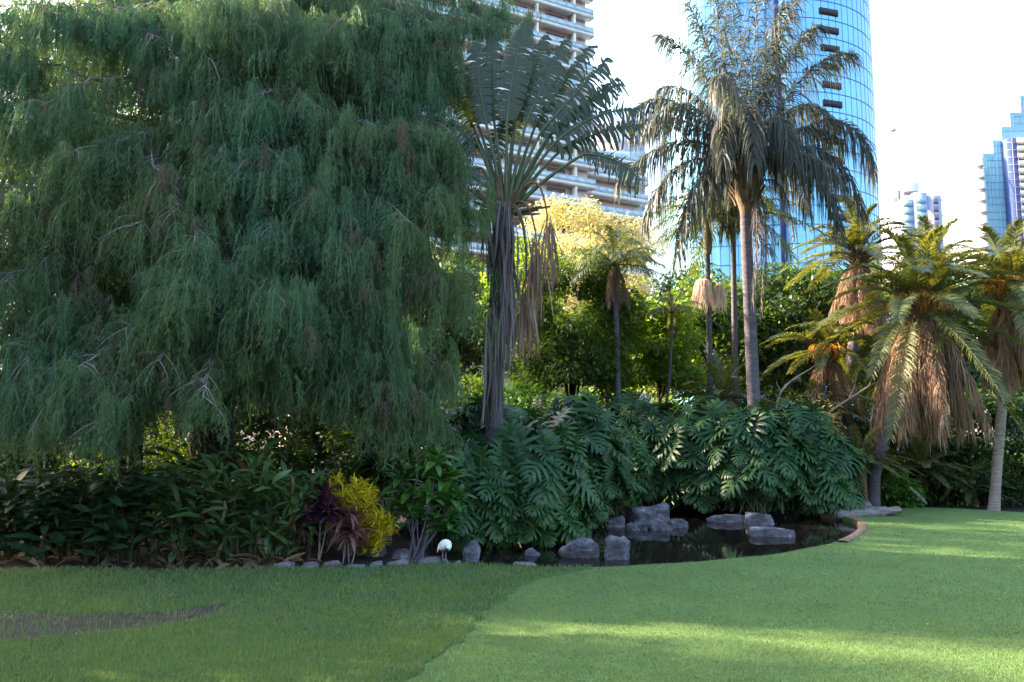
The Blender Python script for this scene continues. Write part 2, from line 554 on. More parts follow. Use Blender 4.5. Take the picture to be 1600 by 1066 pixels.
solo('lawn', cdt_sheet(coarse_poly, .45, bumpy, .6), M['lawn'], kind='structure', smooth=True)
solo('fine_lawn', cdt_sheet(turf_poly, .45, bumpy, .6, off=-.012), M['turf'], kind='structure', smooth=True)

rng = np.random.default_rng(11)
# worn bare patch, a thin sheet on the lawn
bp_c = np.array([G(120, 978)[0], G(120, 978)[1]])
bare_top = [(-420, 962), (-100, 958), (30, 957), (120, 962), (200, 958), (290, 952), (340, 945), (365, 942)]
bare_bot = [(350, 953), (320, 966), (260, 975), (205, 985), (140, 992), (60, 1000), (0, 1004), (-120, 1004), (-420, 1002)]
bare_poly = smooth_curve([G(a, b)[:2] for a, b in bare_top + bare_bot], 120)
bare_poly = bare_poly + rng.normal(0, .035, bare_poly.shape)
solo('bare_soil', cdt_sheet(bare_poly, .3, bumpy, 0, off=.006), M['baresoil'], kind='structure', smooth=True)


def grass(name, poly, n, hgt, wid, mat, label, avoid=None, ymin=4.5, ymax=17, lean=.5, xmax=30):
    """blades sampled evenly over the picture of the lawn, so that near ground is covered as densely as far ground"""
    k = int(n * 4.5)
    iy = 1 / rng.uniform(1 / ymax, 1 / ymin, k)
    ix = rng.uniform(-.85, 1.15, k) * iy
    ok = in_poly(ix, iy, poly) & (ix < xmax)
    if avoid is not None:
        ok &= ~(in_poly(ix, iy, avoid) & (rng.random(k) < .86))
    ix, iy = ix[ok][:n], iy[ok][:n]
    c = len(ix)
    base = np.column_stack([ix, iy, bumpy(ix, iy) - .01])
    sc = (iy / 9.0) ** .6
    h = hgt * rng.uniform(.5, 1.25, c) * np.clip(sc, .8, 1.4)
    w = wid * rng.uniform(.7, 1.3, c) * np.clip(iy / 7.5, .7, 2.2)
    a = rng.uniform(0, 2 * math.pi, c)
    d = np.column_stack([np.cos(a), np.sin(a), np.zeros(c)])
    s = np.column_stack([-np.sin(a), np.cos(a), np.zeros(c)])
    ln = (rng.uniform(.1, 1, c) * lean * h)[:, None]
    mid = base + d * ln * .35 + UP * (h * .6)[:, None]
    tip = base + d * ln * 1.15 + UP * (h * .95)[:, None]
    hw = (w / 2)[:, None]
    v = np.stack([base - s * hw, base + s * hw, mid + s * hw * .8, mid - s * hw * .8, tip], 1).reshape(-1, 3)
    i = np.arange(c) * 5
    mb = MB()
    mb.add(v, np.stack([i, i + 1, i + 2, i + 3], -1))
    mb.f.append((np.stack([i + 3, i + 2, i + 4], -1), 0))
    o = solo(name, mb, mat, label, 'grass', kind='stuff')
    return o


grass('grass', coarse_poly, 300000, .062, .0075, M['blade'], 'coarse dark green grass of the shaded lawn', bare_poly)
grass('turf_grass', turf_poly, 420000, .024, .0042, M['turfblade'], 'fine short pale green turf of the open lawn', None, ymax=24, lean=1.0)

# ------------------------------------------------------------------ plant builders
def bez_at(p0, p1, p2, t):
    t = np.asarray(t)[:, None]
    P = (1 - t) ** 2 * p0 + 2 * t * (1 - t) * p1 + t * t * p2
    T = nrm(2 * (1 - t) * (p1 - p0) + 2 * t * (p2 - p1))
    return P, T


def frond(mb, p0, p1, p2, n=40, ll=.6, droop=.5, wid=.035, rng=rng, vee=.35, rough=.15, t0=.15, rach=.03, segs=3, fwd=.55, mi=0, mr=1):
    """a feather leaf: midrib on a bezier, n leaflets each side that fall away by droop"""
    p0, p1, p2 = (np.asarray(a, float) for a in (p0, p1, p2))
    t = np.repeat(np.linspace(t0, 1, n), 2)
    sd = np.tile([-1.0, 1.0], n)
    t = np.clip(t + rng.normal(0, .006, t.shape), 0, 1)
    P, T = bez_at(p0, p1, p2, t)
    S = np.cross(T, UP)
    bad = np.linalg.norm(S, axis=1) < .05
    S[bad] = np.array([1.0, 0, 0])
    S = nrm(S)
    N = np.cross(S, T)
    prof = np.sin(np.clip((t - t0) / (1 - t0) * .80 + .14, 0, 1) * math.pi) ** .7
    L = ll * (.25 + .75 * prof) * rng.uniform(.8, 1.12, t.shape)
    D = nrm(S * sd[:, None] + T * (fwd + .9 * (t - t0)[:, None]) + N * (vee + rng.normal(0, rough, t.shape))[:, None] + rng.normal(0, rough * .5, P.shape))
    s = np.linspace(0, 1, segs + 1)
    dr = (droop * rng.uniform(.7, 1.3, t.shape))[:, None]
    ctr = P[:, None, :] + D[:, None, :] * (L[:, None] * s * (1 - .35 * dr * s))[:, :, None] - UP * (L[:, None] * dr * s ** 2)[:, :, None]
    Wd = nrm(T - D * (T * D).sum(1, keepdims=True) + rng.normal(0, rough * .8, P.shape))
    pw = np.array([.55, 1.0, .8, .12]) if segs == 3 else np.interp(s, [0, .3, .7, 1], [.55, 1, .8, .1])
    wv = Wd[:, None, :] * (wid * .5 * pw)[None, :, None]
    v = np.stack([ctr - wv, ctr + wv], 2).reshape(len(t), -1, 3)
    k = 2 * (segs + 1)
    q = np.stack([[2 * i, 2 * i + 1, 2 * i + 3, 2 * i + 2] for i in range(segs)])
    f = (q[None] + (np.arange(len(t)) * k)[:, None, None]).reshape(-1, 4)
    mb.add(v.reshape(-1, 3), f, mi)
    if rach:
        c = bez(p0, p1, p2, 9)
        mb.tube(c, np.linspace(rach, rach * .15, 9), 4, mr)


def paddle_grid(n=5, wid=.3, fold=.12, droop=.35, wave=0.0):
    """a joined oblong leaf, length 1 along +y, normal +z: verts, quads"""
    v = []
    for i in range(n + 1):
        t = i / n
        w = wid * .5 * max(.06, math.sin(math.pi * min(1, (t * .93 + .05))) ** .65)
        z = -droop * t * t
        zz = z + fold * w * 2 + wave * math.sin(i * 2.4)
        v += [(-w, t, zz), (0, t, z), (w, t, zz - wave * .6)]
    f = []
    for i in range(n):
        for j in range(2):
            f.append([3 * i + j, 3 * i + j + 1, 3 * i + j + 4, 3 * i + j + 3])
    return np.array(v, float), np.array(f)


def frames(Y, Nr):
    """rotation matrices with y along Y and z near Nr, columns x,y,z"""
    Y = nrm(Y)
    X = nrm(np.cross(Y, Nr))
    Z = np.cross(X, Y)
    return np.stack([X, Y, Z], -1)


def phil_leaf():
    """deeply cut leaf: midrib web and finger lobes, length 1"""
    V, Fq = [], []

    def quadstrip(pts, ws, d):
        b = len(V)
        per = np.array([-d[1], d[0], 0])
        for pnt, w in zip(pts, ws):
            V.append(pnt - per * w)
            V.append(pnt + per * w)
        for i in range(len(pts) - 1):
            Fq.append([b + 2 * i, b + 2 * i + 1, b + 2 * i + 3, b + 2 * i + 2])
    ang = np.radians([150, 122, 100, 84, 70, 57, 45, 33, 20])
    ln = [.30, .40, .47, .50, .48, .43, .36, .28, .2]
    ys = [.02, .06, .14, .24, .35, .47, .59, .70, .80]
    for sgn in (-1, 1):
        for a, l, y in zip(ang, ln, ys):
            d = np.array([math.sin(a) * sgn, math.cos(a), 0])
            b0_ = np.array([0, y, -.25 * y * y])
            pts = []
            for s in (0.0, .45, .8, 1.0):
                q = b0_ + d * l * s
                q[2] = -.25 * q[1] ** 2 - .30 * abs(q[0]) ** 1.6 + .05 * math.sin(s * 3)
                pts.append(q)
            quadstrip(pts, [.052, .044, .036, .008], d)
    quadstrip([np.array([0, 0, 0.006]), np.array([0, .3, -.02]), np.array([0, .62, -.09]), np.array([0, .86, -.18]), np.array([0, 1.0, -.25])],
              [.10, .13, .10, .06, .01], np.array([0, 1.0, 0]))
    return np.array(V), np.array(Fq)


PHL = phil_leaf()
LEAF_DIAMOND = (np.array([(0, 0, 0), (.26, .45, .05), (0, 1, -.08), (-.26, .45, .05)], float), np.array([[0, 1, 2, 3]]))
LEAF_NARROW = paddle_grid(3, .17, .25, .35)
LEAF_STRAP = paddle_grid(4, .20, .25, .55)
LEAF_PADDLE = paddle_grid(5, .34, .16, .45, .012)
LEAF_GINGER = paddle_grid(6, .29, .14, .5, .018)


def rand_dirs(n, rng, zlo=-.3, zhi=1.0):
    a = rng.uniform(0, 2 * math.pi, n)
    z = rng.uniform(zlo, zhi, n)
    r = np.sqrt(np.maximum(0, 1 - z * z))
    return np.column_stack([np.cos(a) * r, np.sin(a) * r, z])


def crown(mb, c, rad, nblob, nleaf, leaf, rng, tmpl=LEAF_DIAMOND, blob=.34, low=-.6, mi=0, hang=.25):
    """foliage as many clumps of leaves: clump centres near the surface of an ellipsoid, leaves round each clump"""
    c, rad = np.asarray(c, float), np.asarray(rad, float)
    d = rand_dirs(nblob, rng, low, 1)
    rr = rng.uniform(.45, 1.0, nblob) ** .6
    bc = c + d * rad * rr[:, None]
    bs = blob * rad.mean() * rng.uniform(.55, 1.25, nblob)
    per = np.maximum(8, (nleaf * bs ** 2 / (bs ** 2).sum())).astype(int)
    idx = np.repeat(np.arange(nblob), per)
    n = len(idx)
    d2 = rand_dirs(n, rng, -.9, 1)
    r2 = rng.uniform(0.15, 1, n) ** .5
    P = bc[idx] + d2 * (bs[idx] * r2)[:, None] * np.array([1.1, 1.1, .75])
    Y = nrm(d2 * .8 + rand_dirs(n, rng, -1, .6) * .8 - UP * hang)
    Nn = nrm(UP * .8 + d2 * .5 + rand_dirs(n, rng, -.3, 1) * .7)
    A = frames(Y, Nn) * (leaf * rng.uniform(.6, 1.3, n))[:, None, None]
    mb.scatter(tmpl[0], tmpl[1], A, P, mi)
    return bc


def limbs(mb, base, top, bc, r0, rng, k=9, sides=7, mi=0, lean=(0, 0)):
    base, top = np.asarray(base, float), np.asarray(top, float)
    mid = (base + top) / 2 + np.array([lean[0], lean[1], 0])
    tr = bez(base, mid, top, 9)
    rad = np.linspace(r0, r0 * .45, 9)
    rad[0] *= 1.35
    mb.tube(tr, rad, sides, mi)
    for i in rng.choice(len(bc), min(k, len(bc)), replace=False):
        t = rng.uniform(.45, 1)
        s = tr[int(t * 8)]
        e = bc[i]
        mb.tube(bez(s, (s + e) / 2 + UP * rng.uniform(-.1, .5), e, 6), np.linspace(r0 * .4, r0 * .07, 6), 5, mi)


def tree(name, label, base, c, rad, mat, bark, nblob=60, nleaf=16000, leaf=.22, r0=.2, seed=1, group=None, low=-.6, blob=.34, tmpl=LEAF_DIAMOND, k=9, cat='tree'):
    r = np.random.default_rng(seed)
    t = thing(name, label, cat, base, group)
    a = MB()
    bc = crown(a, c, rad, nblob, nleaf, leaf, r, tmpl, blob, low)
    b_ = MB()
    limbs(b_, base, np.asarray(c, float) + np.array([0, 0, rad[2] * .1]), bc, r0, r, k)
    part('trunk', b_, bark, t, True)
    part('crown', a, mat, t)
    return t


def shrub(name, label, c, rad, mat, nblob=26, nleaf=4000, leaf=.18, seed=1, group=None, tmpl=LEAF_DIAMOND, blob=.4, cat='shrub', hang=.2):
    """c is the foot of the shrub on the ground"""
    r = np.random.default_rng(seed)
    c = np.asarray(c, float)
    t = thing(name, label, cat, c, group)
    a = MB()
    bc = crown(a, c + UP * rad[2] * .42, (rad[0], rad[1], rad[2] * .58), nblob, nleaf, leaf, r, tmpl, blob, -.75, hang=hang)
    s = MB()
    for i in range(min(9, nblob)):
        s.tube(bez(c + np.array([r.normal(0, .1), r.normal(0, .1), -.05]), c + UP * rad[2] * .5, bc[i], 6), np.linspace(.03, .008, 6), 5)
    part('stem', s, M['bark_dark'], t, True)
    part('foliage', a, mat, t)
    return t


# ------------------------------------------------------------------ the weeping conifer
def strands(mb, P0, D, L, Wd, rng, mi=0, leaflets=0):
    n = len(P0)
    if n == 0:
        return
    s = np.array([0, .18, .42, .72, 1.0])
    out_ = (1 - np.exp(-3.2 * s)) * .40
    dn = s ** 1.45 * .92
    wob = rng.normal(0, .035, (n, 5, 3)) * np.array([1, 1, .2]) * s[None, :, None]
    C = P0[:, None, :] + D[:, None, :] * (L[:, None] * out_[None])[:, :, None] - UP * (L[:, None] * dn[None])[:, :, None] + wob * L[:, None, None]
    a = rng.uniform(0, 2 * math.pi, n)
    # ribbons mostly broadside to a viewer walking round the tree: any horizontal direction
    wv = np.column_stack([np.cos(a), np.sin(a), np.zeros(n)])
    pw = np.array([.5, 1.0, 1.0, .75, .12])
    w = wv[:, None, :] * (Wd[:, None] * .5 * pw[None])[:, :, None]
    v = np.stack([C - w, C + w], 2).reshape(n, 10, 3)
    q = np.array([[2 * i, 2 * i + 1, 2 * i + 3, 2 * i + 2] for i in range(4)])
    mb.add(v.reshape(-1, 3), (q[None] + (np.arange(n) * 10)[:, None, None]).reshape(-1, 4), mi)
    if leaflets:
        t = rng.uniform(.08, .95, (n, leaflets))
        Q = np.stack([np.stack([np.interp(t[i], s, C[i, :, k]) for k in range(3)], -1) for i in range(n)]).reshape(-1, 3)
        m_ = len(Q)
        th = rng.uniform(0, 2 * math.pi, m_)
        d = nrm(np.column_stack([np.cos(th), np.sin(th), rng.uniform(-2.6, -.5, m_)]))
        l_ = rng.uniform(.06, .17, m_)[:, None]
        sd = nrm(np.cross(d, np.column_stack([np.cos(th + 1.2), np.sin(th + 1.2), np.zeros(m_)])))
        v = np.stack([Q - sd * .005, Q + sd * .005, Q + d * l_ * .6 + sd * .008, Q + d * l_], 1).reshape(-1, 3)
        i = np.arange(m_) * 4
        mb.add(v, np.stack([i, i + 1, i + 2, i + 3], -1), mi)


TB = np.array([-9.2, 24.5, 0.0])
TH = 25.0
rw = np.random.default_rng(5)
weep = thing('weeping_conifer', 'huge weeping conifer with long drooping blue green foliage curtains', 'tree', TB)
trunk = MB()
trunk.tube(polyline([TB + np.array([0, 0, -.1]), TB + np.array([.1, 0, 6]), TB + np.array([-.2, .1, 15]), TB + np.array([0, 0, TH])], 14), np.linspace(.62, .08, 14), 10)
part('trunk', trunk, M['bark_dark'], weep, True)
fol, cat_, wood = MB(), MB(), MB()
# tips of the branches that show on the photographed face: pixel, distance, length of the hanging curtain
tips = [(85, 600, 14.6, 1.0), (160, 640, 14.5, .9), (110, 560, 14.8, 1.2), (-45, 80, 17.4, 1.4), (-60, 200, 16.8, 1.4), (-40, 320, 16.4, 1.4), (-70, 430, 16.0, 1.4), (-40, 10, 17.8, 1.4), (20, 160, 17.0, 1.4), (650, 115, 19.6, 1.4), (690, 140, 19.8, 1.4), (668, 55, 19.9, 1.4), (702, 225, 19.2, 1.3), (660, 250, 18.7, 1.3), (622, 125, 19.2, 1.4), (600, 0, 19.4, 1.4), (345, -15, 17.2, 1.5), (240, 45, 17.6, 1.3), (330, 75, 17.4, 1.4), (150, 20, 17.6, 1.2), (420, 0, 17.8, 1.4), (345, 215, 16.9, 1.3), (90, 235, 16.2, 1.3), (280, 320, 16.3, 1.2), (520, 440, 16.9, 1.3), (350, 480, 16.2, 1.2), (65, 148, 16.6, 1.5), (15, 300, 15.6, 1.3), (330, 160, 17.2, 1.4), (160, 225, 16.8, 1.2), (205, 335, 16.2, 1.2), (300, 380, 15.7, 1.3),
        (270, 430, 15.3, 1.2), (445, 452, 15.6, 1.1), (545, 378, 16.6, 1.7), (590, 445, 17.0, 1.5), (612, 240, 18.0, 1.3), (650, 190, 18.6, 1.3),
        (690, 300, 18.2, 1.2), (725, 305, 18.8, 1.2), (738, 455, 18.2, 1.1), (705, 190, 19.2, 1.3), (725, 95, 20, 1.4), (560, 75, 19, 1.5),
        (470, 62, 18, 1.5), (405, 140, 17.2, 1.4), (485, 300, 16.7, 1.4), (100, 470, 15.6, 1.2), (45, 545, 15.2, 1.3), (150, 590, 14.9, 1.4),
        (85, 640, 15.0, .9), (250, 545, 15.3, 1.1), (318, 600, 15.1, .75), (195, 495, 15.4, 1.2), (385, 415, 16.0, 1.5), (430, 545, 16.5, 1.3), (500, 505, 16.9, 1.6),
        (560, 560, 17, 1.5), (625, 520, 17.2, 1.5), (665, 600, 17.4, 1.3), (705, 560, 17.8, 1.2), (600, 615, 17, 1.3), (520, 600, 17, 1.1), (455, 590, 17.2, 1.1),
        (385, 590, 17, 1.0), (685, 425, 17.6, 1.3), (255, 95, 18, 1.3), (190, 10, 18, 1.3), (300, 25, 18, 1.5), (385, 30, 17.4, 1.5),
        (65, 5, 17.2, 1.2), (5, 70, 17.2, 1.2), (0, 425, 15.6, 1.3), (505, 165, 17.6, 1.5), (560, 330, 17.1, 1.4), (640, 330, 17.6, 1.4), (450, 240, 17, 1.4),
        (640, 645, 17.2, 1.0), (690, 650, 17.6, .7), (585, 180, 18.2, 1.4), (430, 350, 16.3, 1.4), (110, 300, 16.2, 1.4), (60, 400, 15.8, 1.3),
        (640, 40, 19.6, 1.4), (690, 30, 20, 1.3), (750, 20, 20.6, 1.2), (775, 5, 21, 1.1), (530, 20, 18.6, 1.4), (250, 270, 16.6, 1.4), (370, 250, 16.7, 1.4), (20, 610, 15.2, 1.1), (170, 690, 15.2, .5)]


def weep_branch(S, E, hang, density, wsc, rng, leaflets, twiglen=.75, tw=True, woodr=.05):
    L = np.linalg.norm(E - S)
    mid = S * .42 + E * .58 + UP * (.20 * L) + rng.normal(0, .3, 3)
    E = E - UP * .25
    n = 16
    c = bez(S, mid, E, n)
    c[1:-1] += rng.normal(0, .035, (n - 2, 3))
    wood.tube(c, np.linspace(woodr, .008, n), 5)
    nt_ = int(L * (.9 if leaflets else .62) * density)
    t = rng.uniform(.0 if leaflets else .38, 1.0, nt_) ** .8
    P, T = bez_at(S, mid, E, t)
    side = rng.choice([-1, 1], nt_)
    S_ = nrm(np.cross(T, UP)) * side[:, None]
    d = nrm(S_ * rng.uniform(.1, 1.0, nt_)[:, None] + T * rng.uniform(.2, 1.0, nt_)[:, None] + UP * rng.uniform(-.6, .35, nt_)[:, None] + rng.normal(0, .3, (nt_, 3)))
    ln = twiglen * rng.uniform(.35, 1.25, nt_) * (1.15 - .45 * t)
    for i in range(nt_):
        e = P[i] + d[i] * ln[i] - UP * .45 * ln[i] ** 2
        m_ = P[i] + d[i] * ln[i] * .55 + UP * .06 * ln[i]
        if tw and rng.random() < .6:
            wood.tube(bez(P[i], m_, e, 5), np.linspace(.012, .004, 5), 3, cap=False)
        ns = int(rng.integers(5, 10)) if leaflets else int(rng.integers(11, 21))
        tt = rng.uniform(.15, 1, ns)
        Q, TT = bez_at(P[i], m_, e, tt)
        dd = nrm(TT * rng.uniform(.3, 1, ns)[:, None] + np.column_stack([rng.normal(0, .6, ns), rng.normal(0, .6, ns), rng.uniform(-.2, .35, ns)]))
        Ls = hang * rng.uniform(.30, 1.0, ns) * (.55 + .45 * rng.random())
        is_cat = rng.random() < .15 and leaflets
        w = wsc * rng.uniform(.6, 1.3, ns)
        if is_cat:
            strands(cat_, Q, dd * .5, Ls * .75, w * .8, rng, 0, 6)
        else:
            strands(fol, Q, dd, Ls, w, rng, 0, leaflets)


for (px, py, Y, hang) in tips:
    E = W(px, py, Y)
    z0 = E[2] + rw.uniform(.3, 2.2)
    S0 = TB + np.array([rw.normal(0, .2), -.3, max(2.5, z0)])
    S = S0 * .55 + E * .45 + np.array([rw.normal(0, 1.5), rw.uniform(-.6, .6), rw.uniform(-.2, .6)])
    wood.tube(bez(S0, (S0 + S) / 2 + UP * .3, S, 6), np.linspace(.10, .042, 6), 5)
    weep_branch(S, E, hang * rw.uniform(.75, 1.3), 15, .012, rw, 17)
# hanging sprays and straight tassels gathered on the boughs of the shown face
def low_limit(px):
    return float(np.interp(px, [-80, 60, 180, 200, 310, 335, 560, 640, 700, 745], [620, 640, 645, 545, 545, 590, 600, 640, 600, 430]))


nsp = 0
while nsp < 1500:
    tx, ty, tY, th_ = tips[int(rw.integers(len(tips)))]
    px, py = tx + rw.normal(0, 34), ty + abs(rw.normal(0, 52)) - 12
    if nsp % 9 == 0:
        px, py, tY = rw.uniform(-80, 745), rw.uniform(-70, 640), None
    if py > low_limit(px) or (px > 716 and 40 < py < 260) or (50 < px < 190 and 40 < py < 130 and rw.random() < .85):
        continue
    if px < 130 and 380 < py < 470 and rw.random() < .6:
        continue
    if tY is None:
        xw = (px - 800) / F * 16.5
        Y = 24.5 - 8.4 * math.sqrt(max(0.05, 1 - ((xw + 9.2) / 10.4) ** 2)) + rw.uniform(.6, 2.2) + max(0, 330 - py) * .0045 - .6
    else:
        Y = tY + rw.uniform(-.25, .9)
    E = W(px, py, Y)
    d = nrm(np.array([rw.normal(0, 1), rw.normal(-.5, .7), rw.normal(-.15, .35)]))
    l_ = rw.uniform(.35, 1.0)
    if rw.random() < .30:            # a tassel: many strands from one twig end, hanging straight
        m_ = int(rw.integers(14, 24))
        Q = E + rw.normal(0, .075, (m_, 3))
        dd = nrm(rw.normal(0, 1, (m_, 3))) * .14
        Ls = rw.uniform(.7, 1.35) * rw.uniform(.6, 1.0, m_)
    else:
        m_ = int(rw.integers(7, 15))
        Q, TT = bez_at(E - d * l_ * .5, E + UP * .12 * l_, E + d * l_ * .5 - UP * .2 * l_, rw.uniform(0, 1, m_))
        dd = nrm(TT * rw.uniform(.2, 1, m_)[:, None] + np.column_stack([rw.normal(0, .5, m_), rw.normal(0, .5, m_), rw.uniform(-.3, .3, m_)])) * rw.uniform(.4, 1)
        Ls = rw.uniform(.45, 1.25) * rw.uniform(.5, 1.0, m_)
    strands(cat_ if rw.random() < .10 else fol, Q, dd, Ls, .013 * rw.uniform(.7, 1.3, m_), rw, 0, 17)
    nsp += 1
# dense inner sprays round the trunk
for i in range(110):
    a = math.radians(rw.uniform(0, 360))
    z = rw.uniform(4.5, 21)
    R = rw.uniform(2.5, 5.6)
    E = TB + np.array([math.cos(a) * R, math.sin(a) * R * .9, z])
    S = TB + UP * (z + rw.uniform(.3, 1.2))
    weep_branch(S, E, rw.uniform(1.3, 2.0), 9, .030, rw, 0, .9, False, .05)
# more shown-face branches between those, set a little deeper
for i in range(70):
    px, py = rw.uniform(-60, 740), rw.uniform(-40, 610)
    if px > 690 and py < 250:
        px -= 80
    if 40 < px < 230 and 40 < py < 170 or 240 < px < 400 and 500 < py:
        continue
    E = W(px, py, rw.uniform(18.8, 21.2))
    S = TB + np.array([rw.normal(0, .2), -.3, max(2.5, E[2] + rw.uniform(.3, 2.2))])
    weep_branch(S, E, rw.uniform(1.3, 2.0), 9, .017, rw, 0, .8, False)
# the rest of the crown: the far side and the top out of the frame
for i in range(85):
    a = rw.uniform(-200, 20) if i < 40 else rw.uniform(0, 360)
    a = math.radians(a)
    z = rw.uniform(3.6, 22.5)
    R = (7.6 if z < 12 else 7.6 * (1 - (z - 12) / 22)) * rw.uniform(.72, .98)
    E = TB + np.array([math.cos(a) * R * 1.0, math.sin(a) * R * .86, z])
    px = 800 + F * E[0] / E[1]
    if px > 690 and z < 9.5:
        continue
    S = TB + np.array([0, 0, min(TH - 1, z + rw.uniform(.4, 2))])
    weep_branch(S, E, rw.uniform(1.0, 1.6), 11, .014, rw, 0, .9, False, .05)
part('branch', wood, M['bark_pale'], weep, True)
part('foliage', fol, M['weep'], weep)
part('catkin', cat_, M['catkin'], weep, label='brown tipped hanging sprays')

# ------------------------------------------------------------------ palms
def palm_trunk(mb, pts, r0, r1, base=1.35, sides=12, n=26, ring=.02, mi=0):
    c = polyline(pts, n * 3)
    t = np.linspace(0, 1, n * 3)
    r = r0 + (r1 - r0) * t
    r = r * (1 + (base - 1) * np.exp(-t * 22)) * (1 + ring * np.where(np.arange(n * 3) % 3 == 0, 1, -.4))
    mb.tube(c, r, sides, mi)


# --- queen palm beside the pond
QY = 26.0
qc = W(1168, 285, QY)
queen = thing('queen_palm', 'tallest palm with smooth grey trunk and huge drooping plumed crown', 'palm tree', W(1179, 690, QY) * np.array([1, 1, 0]) + UP * .05)
a = MB()
qb = W(1180, 670, QY)
palm_trunk(a, [np.array([qb[0] + .02, QY, -.4]), qb, W(1171, 480, QY), W(1165, 345, QY), W(1166, 300, QY)], .23, .17)
part('trunk', a, M['palmtrunk'], queen, True)
a = MB()
a.tube(polyline([W(1165, 340, QY), W(1166, 315, QY), W(1167, 285, QY), W(1168, 255, QY), W(1169, 225, QY)], 12), [.16, .20, .28, .36, .40, .40, .38, .35, .31, .26, .2, .14], 12)
rq = np.random.default_rng(21)
for i in range(60):          # leaf bases sheathing the crown, fibres hanging out of them
    an = rq.uniform(0, 2 * math.pi)
    z = rq.uniform(0, 1)
    p0 = W(1167, 320 - 80 * z, QY) + np.array([math.cos(an), math.sin(an), 0]) * .33
    a.tube(bez(p0, p0 + np.array([math.cos(an) * .1, math.sin(an) * .1, .3]), p0 + np.array([math.cos(an) * .3, math.sin(an) * .3, .55]), 5), np.linspace(.05, .02, 5), 4)
part('crownshaft', a, M['boots'], queen, True)
qf = [((1010, 205), (1070, 95), -.6), ((985, 175), (1055, 105), .6), ((965, 285), (1060, 165), .2), ((1008, 350), (1045, 200), -.8), ((1058, 400), (1085, 215), -1.4),
      ((1366, 272), (1330, 105), .2), ((1350, 335), (1300, 165), -.8), ((1310, 355), (1285, 205), -1.3), ((1332, 85), (1250, 75), 1.0), ((1278, 42), (1225, 60), .8),
      ((1030, 55), (1100, 75), 1.2), ((1110, -45), (1130, 90), .4), ((1190, -70), (1172, 100), 1.2), ((1250, -20), (1205, 80), -.2), ((1180, 255), (1162, 70), -2.3),
      ((1262, 330), (1232, 175), 1.2), ((1105, 330), (1120, 180), 1.5), ((1140, -30), (1150, 100), 2.0), ((1075, 5), (1120, 90), -.8), ((1300, 190), (1240, 110), 1.6),
      ((1130, 250), (1125, 110), -2.0), ((1240, 250), (1215, 105), -2.0), ((1225, 5), (1190, 90), -1.4), ((1030, 140), (1090, 110), 2.2)]
for (tx, ty), (mx_, my), dz in qf:
    f = MB()
    hi = ty < 95
    frond(f, qc + np.array([rq.normal(0, .08), rq.normal(0, .08), .35]), W(mx_, my, QY + dz * .6), W(tx, ty, QY + dz), 200 if hi else 150, 1.12 if hi else .98, .8 if hi else 1.2, .042, rq, .1, .75 if hi else .5, .13, .03)
    part('frond', f, [M['queen'], M['petiole']], queen)
for i in range(5):
    f = MB()
    an = math.radians(20 + i * 360 / 5 + rq.uniform(-10, 10))
    d = np.array([math.cos(an), math.sin(an), 0])
    el = rq.uniform(.4, 1.9)
    L_ = rq.uniform(3.2, 4.3)
    frond(f, qc + UP * .3, qc + d * L_ * .5 + UP * (.6 + el * 1.6), qc + d * L_ * .95 + UP * (-1.6 + el * 2.2), 130, .95, 1.3, .042, rq, .2, .5, .13, .03)
    part('frond', f, [M['queen'], M['petiole']], queen)
for (tx, ty), (mx_, my), dz in [((1188, 492), (1196, 330), -.3), ((1176, 470), (1190, 320), -.45), ((1196, 440), (1205, 310), -.2), ((1240, 375), (1232, 250), -.3)]:
    f = MB()
    frond(f, qc + np.array([.1, -.25, -.2]), W(mx_, my, QY + dz), W(tx, ty, QY + dz), 40, .5, 1.2, .03, rq, .1, .3, .2, .03)
    part('dead_frond', f, [M['deadgrey'], M['boots']], queen)

# --- generic palms: frond meshes shared by turned copies
def frond_set(tag_, mat, L, ll, droop, els, rng, n=46, wid=.04, arch=.55, rough=.12, vee=.35, var=2):
    """{elevation: [meshes]} of fronds leaving the origin towards +x"""
    r = {}
    for e in els:
        r[e] = []
        for k in range(var):
            el = math.radians(e + rng.uniform(-6, 6))
            d = np.array([math.cos(el), 0, math.sin(el)])
            l_ = L * rng.uniform(.88, 1.1)
            p1 = d * l_ * .55
            fall = arch * l_ * (1.0 if e < 70 else .55)
            p2 = np.array([d[0] * l_ * .98 + .12 * l_, rng.uniform(-.1, .1) * l_, d[2] * l_ * .95 - fall])
            mb = MB()
            frond(mb, (0, 0, 0), p1, p2, n, ll, droop, wid, rng, vee, rough, .16, .028)
            r[e].append(mb.mesh('frond', [mat, M['petiole'] if mat not in (M['dead'], M['deadgrey']) else M['boots']]))
    return r


rp = np.random.default_rng(33)
SET_DATE = frond_set('date', M['date'], 3.2, .56, .28, (82, 62, 40, 15, -12, -38), rp, 84, .036, .5, .12, .5)
SET_DEAD = {}
for e in (-55, -72, -84):
    SET_DEAD[e] = []
    for k in range(2):
        mb = MB()
        el = math.radians(e)
        l_ = 2.9 * rp.uniform(.85, 1.1)
        p1 = np.array([.62 + .35 * math.cos(el), 0, -.2 * l_])
        p2 = np.array([.35 + math.cos(el) * 1.5, rp.uniform(-.2, .2), -l_])
        frond(mb, (0, 0, .1), p1, p2, 95, .46, 1.2, .026, rp, .1, .55, .10, .035)
        SET_DEAD[e].append(mb.mesh('dead_frond', [M['dead'], M['boots']]))
SET_SOFT = frond_set('soft', M['softpalm'], 2.7, .60, .6, (80, 55, 30, 5), rp, 44, .04, .6, .2)
SET_CYCAD = frond_set('cycad', M['date'], 1.7, .28, .2, (70, 48, 26, 8), rp, 44, .03, .4)


